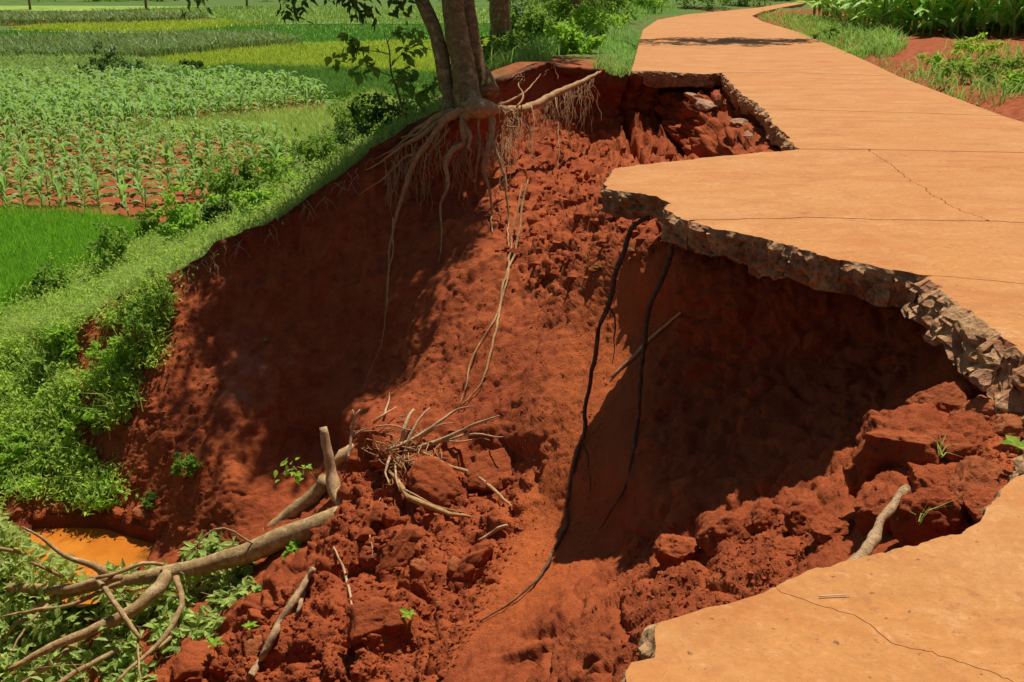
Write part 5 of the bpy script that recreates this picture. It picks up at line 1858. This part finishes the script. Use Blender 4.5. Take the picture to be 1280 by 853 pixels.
PILE = [(1140, 560, 4.55, (.24, .22, .22), BIG[0], "large crumbling lump of earth at the dark hollow's right side"), (1175, 505, 4.75, (.12, .10, .075), DRY[0], "small angular lump topping the large crumbling lump"),
        (1238, 526, 4.5, (.19, .15, .075), DRY[1], "flat crusty dry slab of earth under the concrete corner"), (1262, 572, 4.15, (.10, .09, .07), DRY[2], "rounded dry lump beside the green leaves"),
        (1218, 610, 3.95, (.14, .11, .085), DRY[0], "tilted dry lump above the near concrete edge"), (1130, 640, 4.25, (.18, .16, .15), BIG[1], "dark lump of earth beside the barkless stick"),
        (1170, 655, 3.9, (.14, .12, .12), BIG[2], "broken lump of earth just above the near concrete edge"), (1100, 585, 4.75, (.13, .13, .16), BIG[3], "upright lump on the left shoulder of the earth pile"),
        (1205, 560, 4.35, (.14, .12, .12), BIG[2], "shaded lump in the middle of the earth pile"), (1180, 610, 4.2, (.15, .12, .13), BIG[0], "cracked lump in the lower middle of the earth pile"),
        (1240, 640, 3.75, (.10, .09, .08), BIG[3], "small lump wedged against the near concrete edge"), (1200, 500, 4.85, (.15, .12, .07), DRY[1], "crusted earth behind the flat dry slab"), (1275, 540, 4.3, (.12, .1, .08), DRY[0], "dry earth at the right picture edge below the rubble")]
for k, (a_, c_, t_, sc, me, lb) in enumerate(PILE):
    place("soil_clod", me, P(a_, c_, t_), (RNG.uniform(-.3, .3), RNG.uniform(-.3, .3), RNG.uniform(0, 6.28)), tuple(q * 1.22 for q in sc), lb, "clod", "earth lumps piled under the concrete corner")
MID = [(1010, 652, .15, "knobbly lump at the front of the shadow"), (1042, 668, .12, "lump nearest the big earth pile"), (960, 650, .13, "lump straddling the edge of the slab's shadow"), (905, 668, .18, "broad lump in the sunlight below the shadow edge"), (985, 690, .11, "small lump above the near slab"), (850, 690, .16, "weathered lump at the foot of the shaded slope")]
for k, (a_, c_, s_, lb) in enumerate(MID):
    place("soil_clod", BIG[k % 4], hit(a_, c_, -.03), (RNG.uniform(-.4, .4), RNG.uniform(-.4, .4), RNG.uniform(0, 6.28)), (s_, s_ * .9, s_ * .8), lb, "clod", "earth lumps below the shadow of the slab")
# clods scattered over the debris fan
DEB = [(450, 560), (520, 575), (640, 600), (660, 650), (600, 780), (560, 850), (200, 850), (300, 790), (400, 700), (425, 640)]
NC = 72
a = fill(np.array(DEB, float), NC)
sz = np.sort(RNG.pareto(2.2, NC) * .028 + .03)[::-1]
MARKS = [(545, 606, "the left flat-topped block"), (622, 590, "the right flat-topped block"), (505, 690, "the long tilted block"), (585, 720, "the narrow sliding block"), (478, 782, "the large cracked block"), (512, 776, "the lone bright seedling"),
         (350, 780, "the pale forked stick"), (430, 720, "the thin upright stick"), (415, 600, "the upright broken stub"), (515, 545, "the heap of dry roots"), (314, 794, "the leafy seedling"), (250, 838, "the block by the fallen leaves"), (640, 660, "the short pale stub")]
seen_lb = set()
for k in range(NC):
    s_ = min(float(sz[k]), .15)
    word = "big" if s_ > .085 else "medium" if s_ > .05 else "small"
    opts = sorted(((a[k, 0] - mx) ** 2 + (a[k, 1] - my) ** 2, mx, my, nm) for mx, my, nm in MARKS)
    for _, mx, my, nm in opts[:4]:
        dx, dy = a[k, 0] - mx, a[k, 1] - my
        side = ("to the right of" if dx > 0 else "to the left of") if abs(dx) > abs(dy) else ("below" if dy > 0 else "above")
        lb = word + " loose red clod " + side + " " + nm
        if lb not in seen_lb:
            break
    else:
        lb = "loose red clod among many on the slumped earth"
    seen_lb.add(lb)
    place("soil_clod", SHAPES[k % 6], hit(a[k, 0], a[k, 1], -.3 * s_), (RNG.uniform(0, 6.28), RNG.uniform(-.5, .5), RNG.uniform(0, 6.28)), (s_, s_ * RNG.uniform(.7, 1), s_ * RNG.uniform(.5, .8)), lb, "clod", "loose clods on the slumped earth")
FOOT = [(20, 640, "flat damp clod at the left picture edge above the puddle"), (50, 645, "damp clod on the left shore of the muddy puddle"), (78, 632, "round damp clod right above the puddle under the weeds"), (60, 668, "damp clod standing in the left part of the puddle"),
        (205, 650, "damp clod right of the puddle in leaf shade"), (180, 640, "low damp clod at the upper right shore of the puddle"), (150, 640, "damp clod at the middle of the puddle's far shore"), (230, 660, "shaded clod farthest right of the puddle"), (165, 690, "dark wet clod standing in the right end of the puddle")]
for k, (a_, c_, lb) in enumerate(FOOT):
    s_ = RNG.uniform(.08, .2)
    place("soil_clod", SHAPES[k % 6], hit(a_, c_, -.02), (RNG.uniform(-.3, .3), 0, RNG.uniform(0, 6.28)), (s_, s_ * .8, s_ * .5), lb, "clod", "clods round the puddle")
# crumbs too small to pick apart
crumb = MB()
bm = bmesh.new()
bmesh.ops.create_icosphere(bm, subdivisions=1, radius=1.0)
cv = np.array([v.co for v in bm.verts])
cf = np.array([[v.index for v in f.verts] for f in bm.faces])
bm.free()
ALLP = [([(640, 200), (700, 150), (850, 195), (850, 320), (760, 330), (690, 380), (620, 320)], 700, .012, .085), (DEB, 2600, .009, .035), ([(640, 330), (760, 300), (760, 690), (600, 780), (700, 450)], 500, .006, .014), ([(765, 700), (850, 650), (1060, 650), (960, 760), (780, 830)], 900, .006, .022), ([(470, 330), (690, 300), (680, 560), (470, 520)], 500, .008, .02),
        ([(220, 400), (300, 360), (250, 640), (120, 640)], 300, .01, .03), ([(1110, 520), (1280, 480), (1280, 590), (1200, 660), (1090, 660)], 1500, .004, .014)]
for pl, n, s0, s1 in ALLP:
    for (x, y) in fill(np.array(pl, float), n):
        s_ = s0 + (s1 - s0) * RNG.random() ** 3
        c_ = cv * s_ * RNG.uniform(.6, 1.2, (1, 3)) * (1 + .25 * RNG.normal(size=(len(cv), 1)))
        d = ray(float(x), float(y))
        p_ = hit(x, y, -s_ * .2)
        crumb.add(c_ + np.array(tuple(p_)), cf)
tag(crumb.build("soil_crumbs", M['clod'], None, False), "fine red crumbs of earth strewn over the slope", "crumbs", None, 'stuff')
# ------------------------------------------------------------------ concrete rubble
M['rubble'] = soil_mat('rubble_concrete', False, (0.72, 0.46, 0.27), (0.42, 0.22, 0.11))
RUB = [clod_mesh(400 + k, 3, 1.0, 'rubble') for k in range(4)]
for me in RUB:
    me.polygons.foreach_set("use_smooth", np.zeros(len(me.polygons), bool))
for k, (a_, c_, t_, s_, lb) in enumerate([(1228, 476, 4.5, (.075, .055, .05), "pale chunk of concrete wedged under the slab corner"), (868, 122, 15.3, (.24, .14, .07), "flat pale chunk of concrete high in the far hole"), (880, 132, 15.2, (.24, .16, .08), "larger pale chunk just below the flat chunk in the far hole"),
                                          (899, 128, 15.0, (.12, .10, .07), "small brown chunk beside the far broken edge"), (926, 157, 12.9, (.20, .16, .08), "pale chunk on the soil column under the far broken edge"), (935, 170, 12.5, (.10, .1, .06), "little chunk below the pale chunk on the soil column")]):
    t_ = min(t_, hit_t(a_, c_) + .02) if a_ < 1000 else t_
    place("concrete_chunk", RUB[k % 4], P(a_, c_, t_), (RNG.uniform(-.4, .4), RNG.uniform(-.4, .4), RNG.uniform(0, 6.28)), s_, lb, "rubble", "broken concrete chunks")
# ------------------------------------------------------------------ seedlings
def seedling(a_, c_, t_off, n, size, mat, label, up=.06):
    base = hit(a_, c_, .01) if t_off is None else P(a_, c_, t_off)
    r_ = tag(empty("seedling", base), label, "seedling")
    part("stem", M['leaf_bright'], r_, ([base, base + Vector((.005, 0, up * .6)), base + Vector((.0, -.01, up))], [.004, .002]), sides=5, step=.02)
    me = leaf_mesh(mat + str(size), mat, size, .5)
    for k in range(n):
        an = 6.28 * k / n + RNG.uniform(-.3, .3)
        put_leaf(me, r_, base + Vector((0, 0, up * RNG.uniform(.6, 1))), (math.cos(an), math.sin(an), .35), RNG.uniform(-.4, .4), RNG.uniform(.7, 1.1))


seedling(512, 776, None, 5, .085, 'leaf_bright', "bright green seedling alone on the lower debris", .08)
seedling(314, 794, None, 9, .085, 'leaf_bright', "leafy seedling on the soil left of the forked stick", .12)
seedling(268, 818, None, 6, .11, 'leaf_bright', "broad-leaved seedling near the bottom edge by the fallen leaves", .14)
seedling(1272, 566, 3.9, 4, .085, 'leaf_bright', "green leaves poking out at the right edge of the earth pile", .03)
seedling(790, 318, None, 4, .05, 'leaf_bush', "tiny weed under the slab tip beside the dark root", .06)
seedling(748, 340, None, 5, .06, 'leaf_bush', "tiny weed on the slope left of the dark root", .06)
seedling(332, 430, None, 6, .06, 'leaf_bush', "tiny weed clinging to the back wall", .05)
for a_, c_, t_, lb in [(1176, 570, 4.0, "wisp of green grass on the earth pile"), (1150, 655, 3.75, "dry grass wisp next to the barkless stick"), ]:
    mb = MB()
    bb = np.array(tuple(P(a_, c_, t_)))
    blades(mb, bb + RNG.normal(size=(6, 3)) * .006, RNG.uniform(.05, .10, 6), .006, .9, 1.0)
    tag(mb.build("grass_wisp", M['grass'], None, False), lb, "grass wisp")
for a_, c_, l_, an, lb in [(1043, 745, .085, .1, "white straw lying across the crack in the near slab")]:
    p_ = PZ(a_, c_, .005)
    single("straw", 'straw', lb, "straw", [p_ - Vector((l_ / 2, .002, 0)), p_ + Vector((l_ / 2, .004, 0.002))], [.002, .0014], sides=5, jit=0, bump=0)
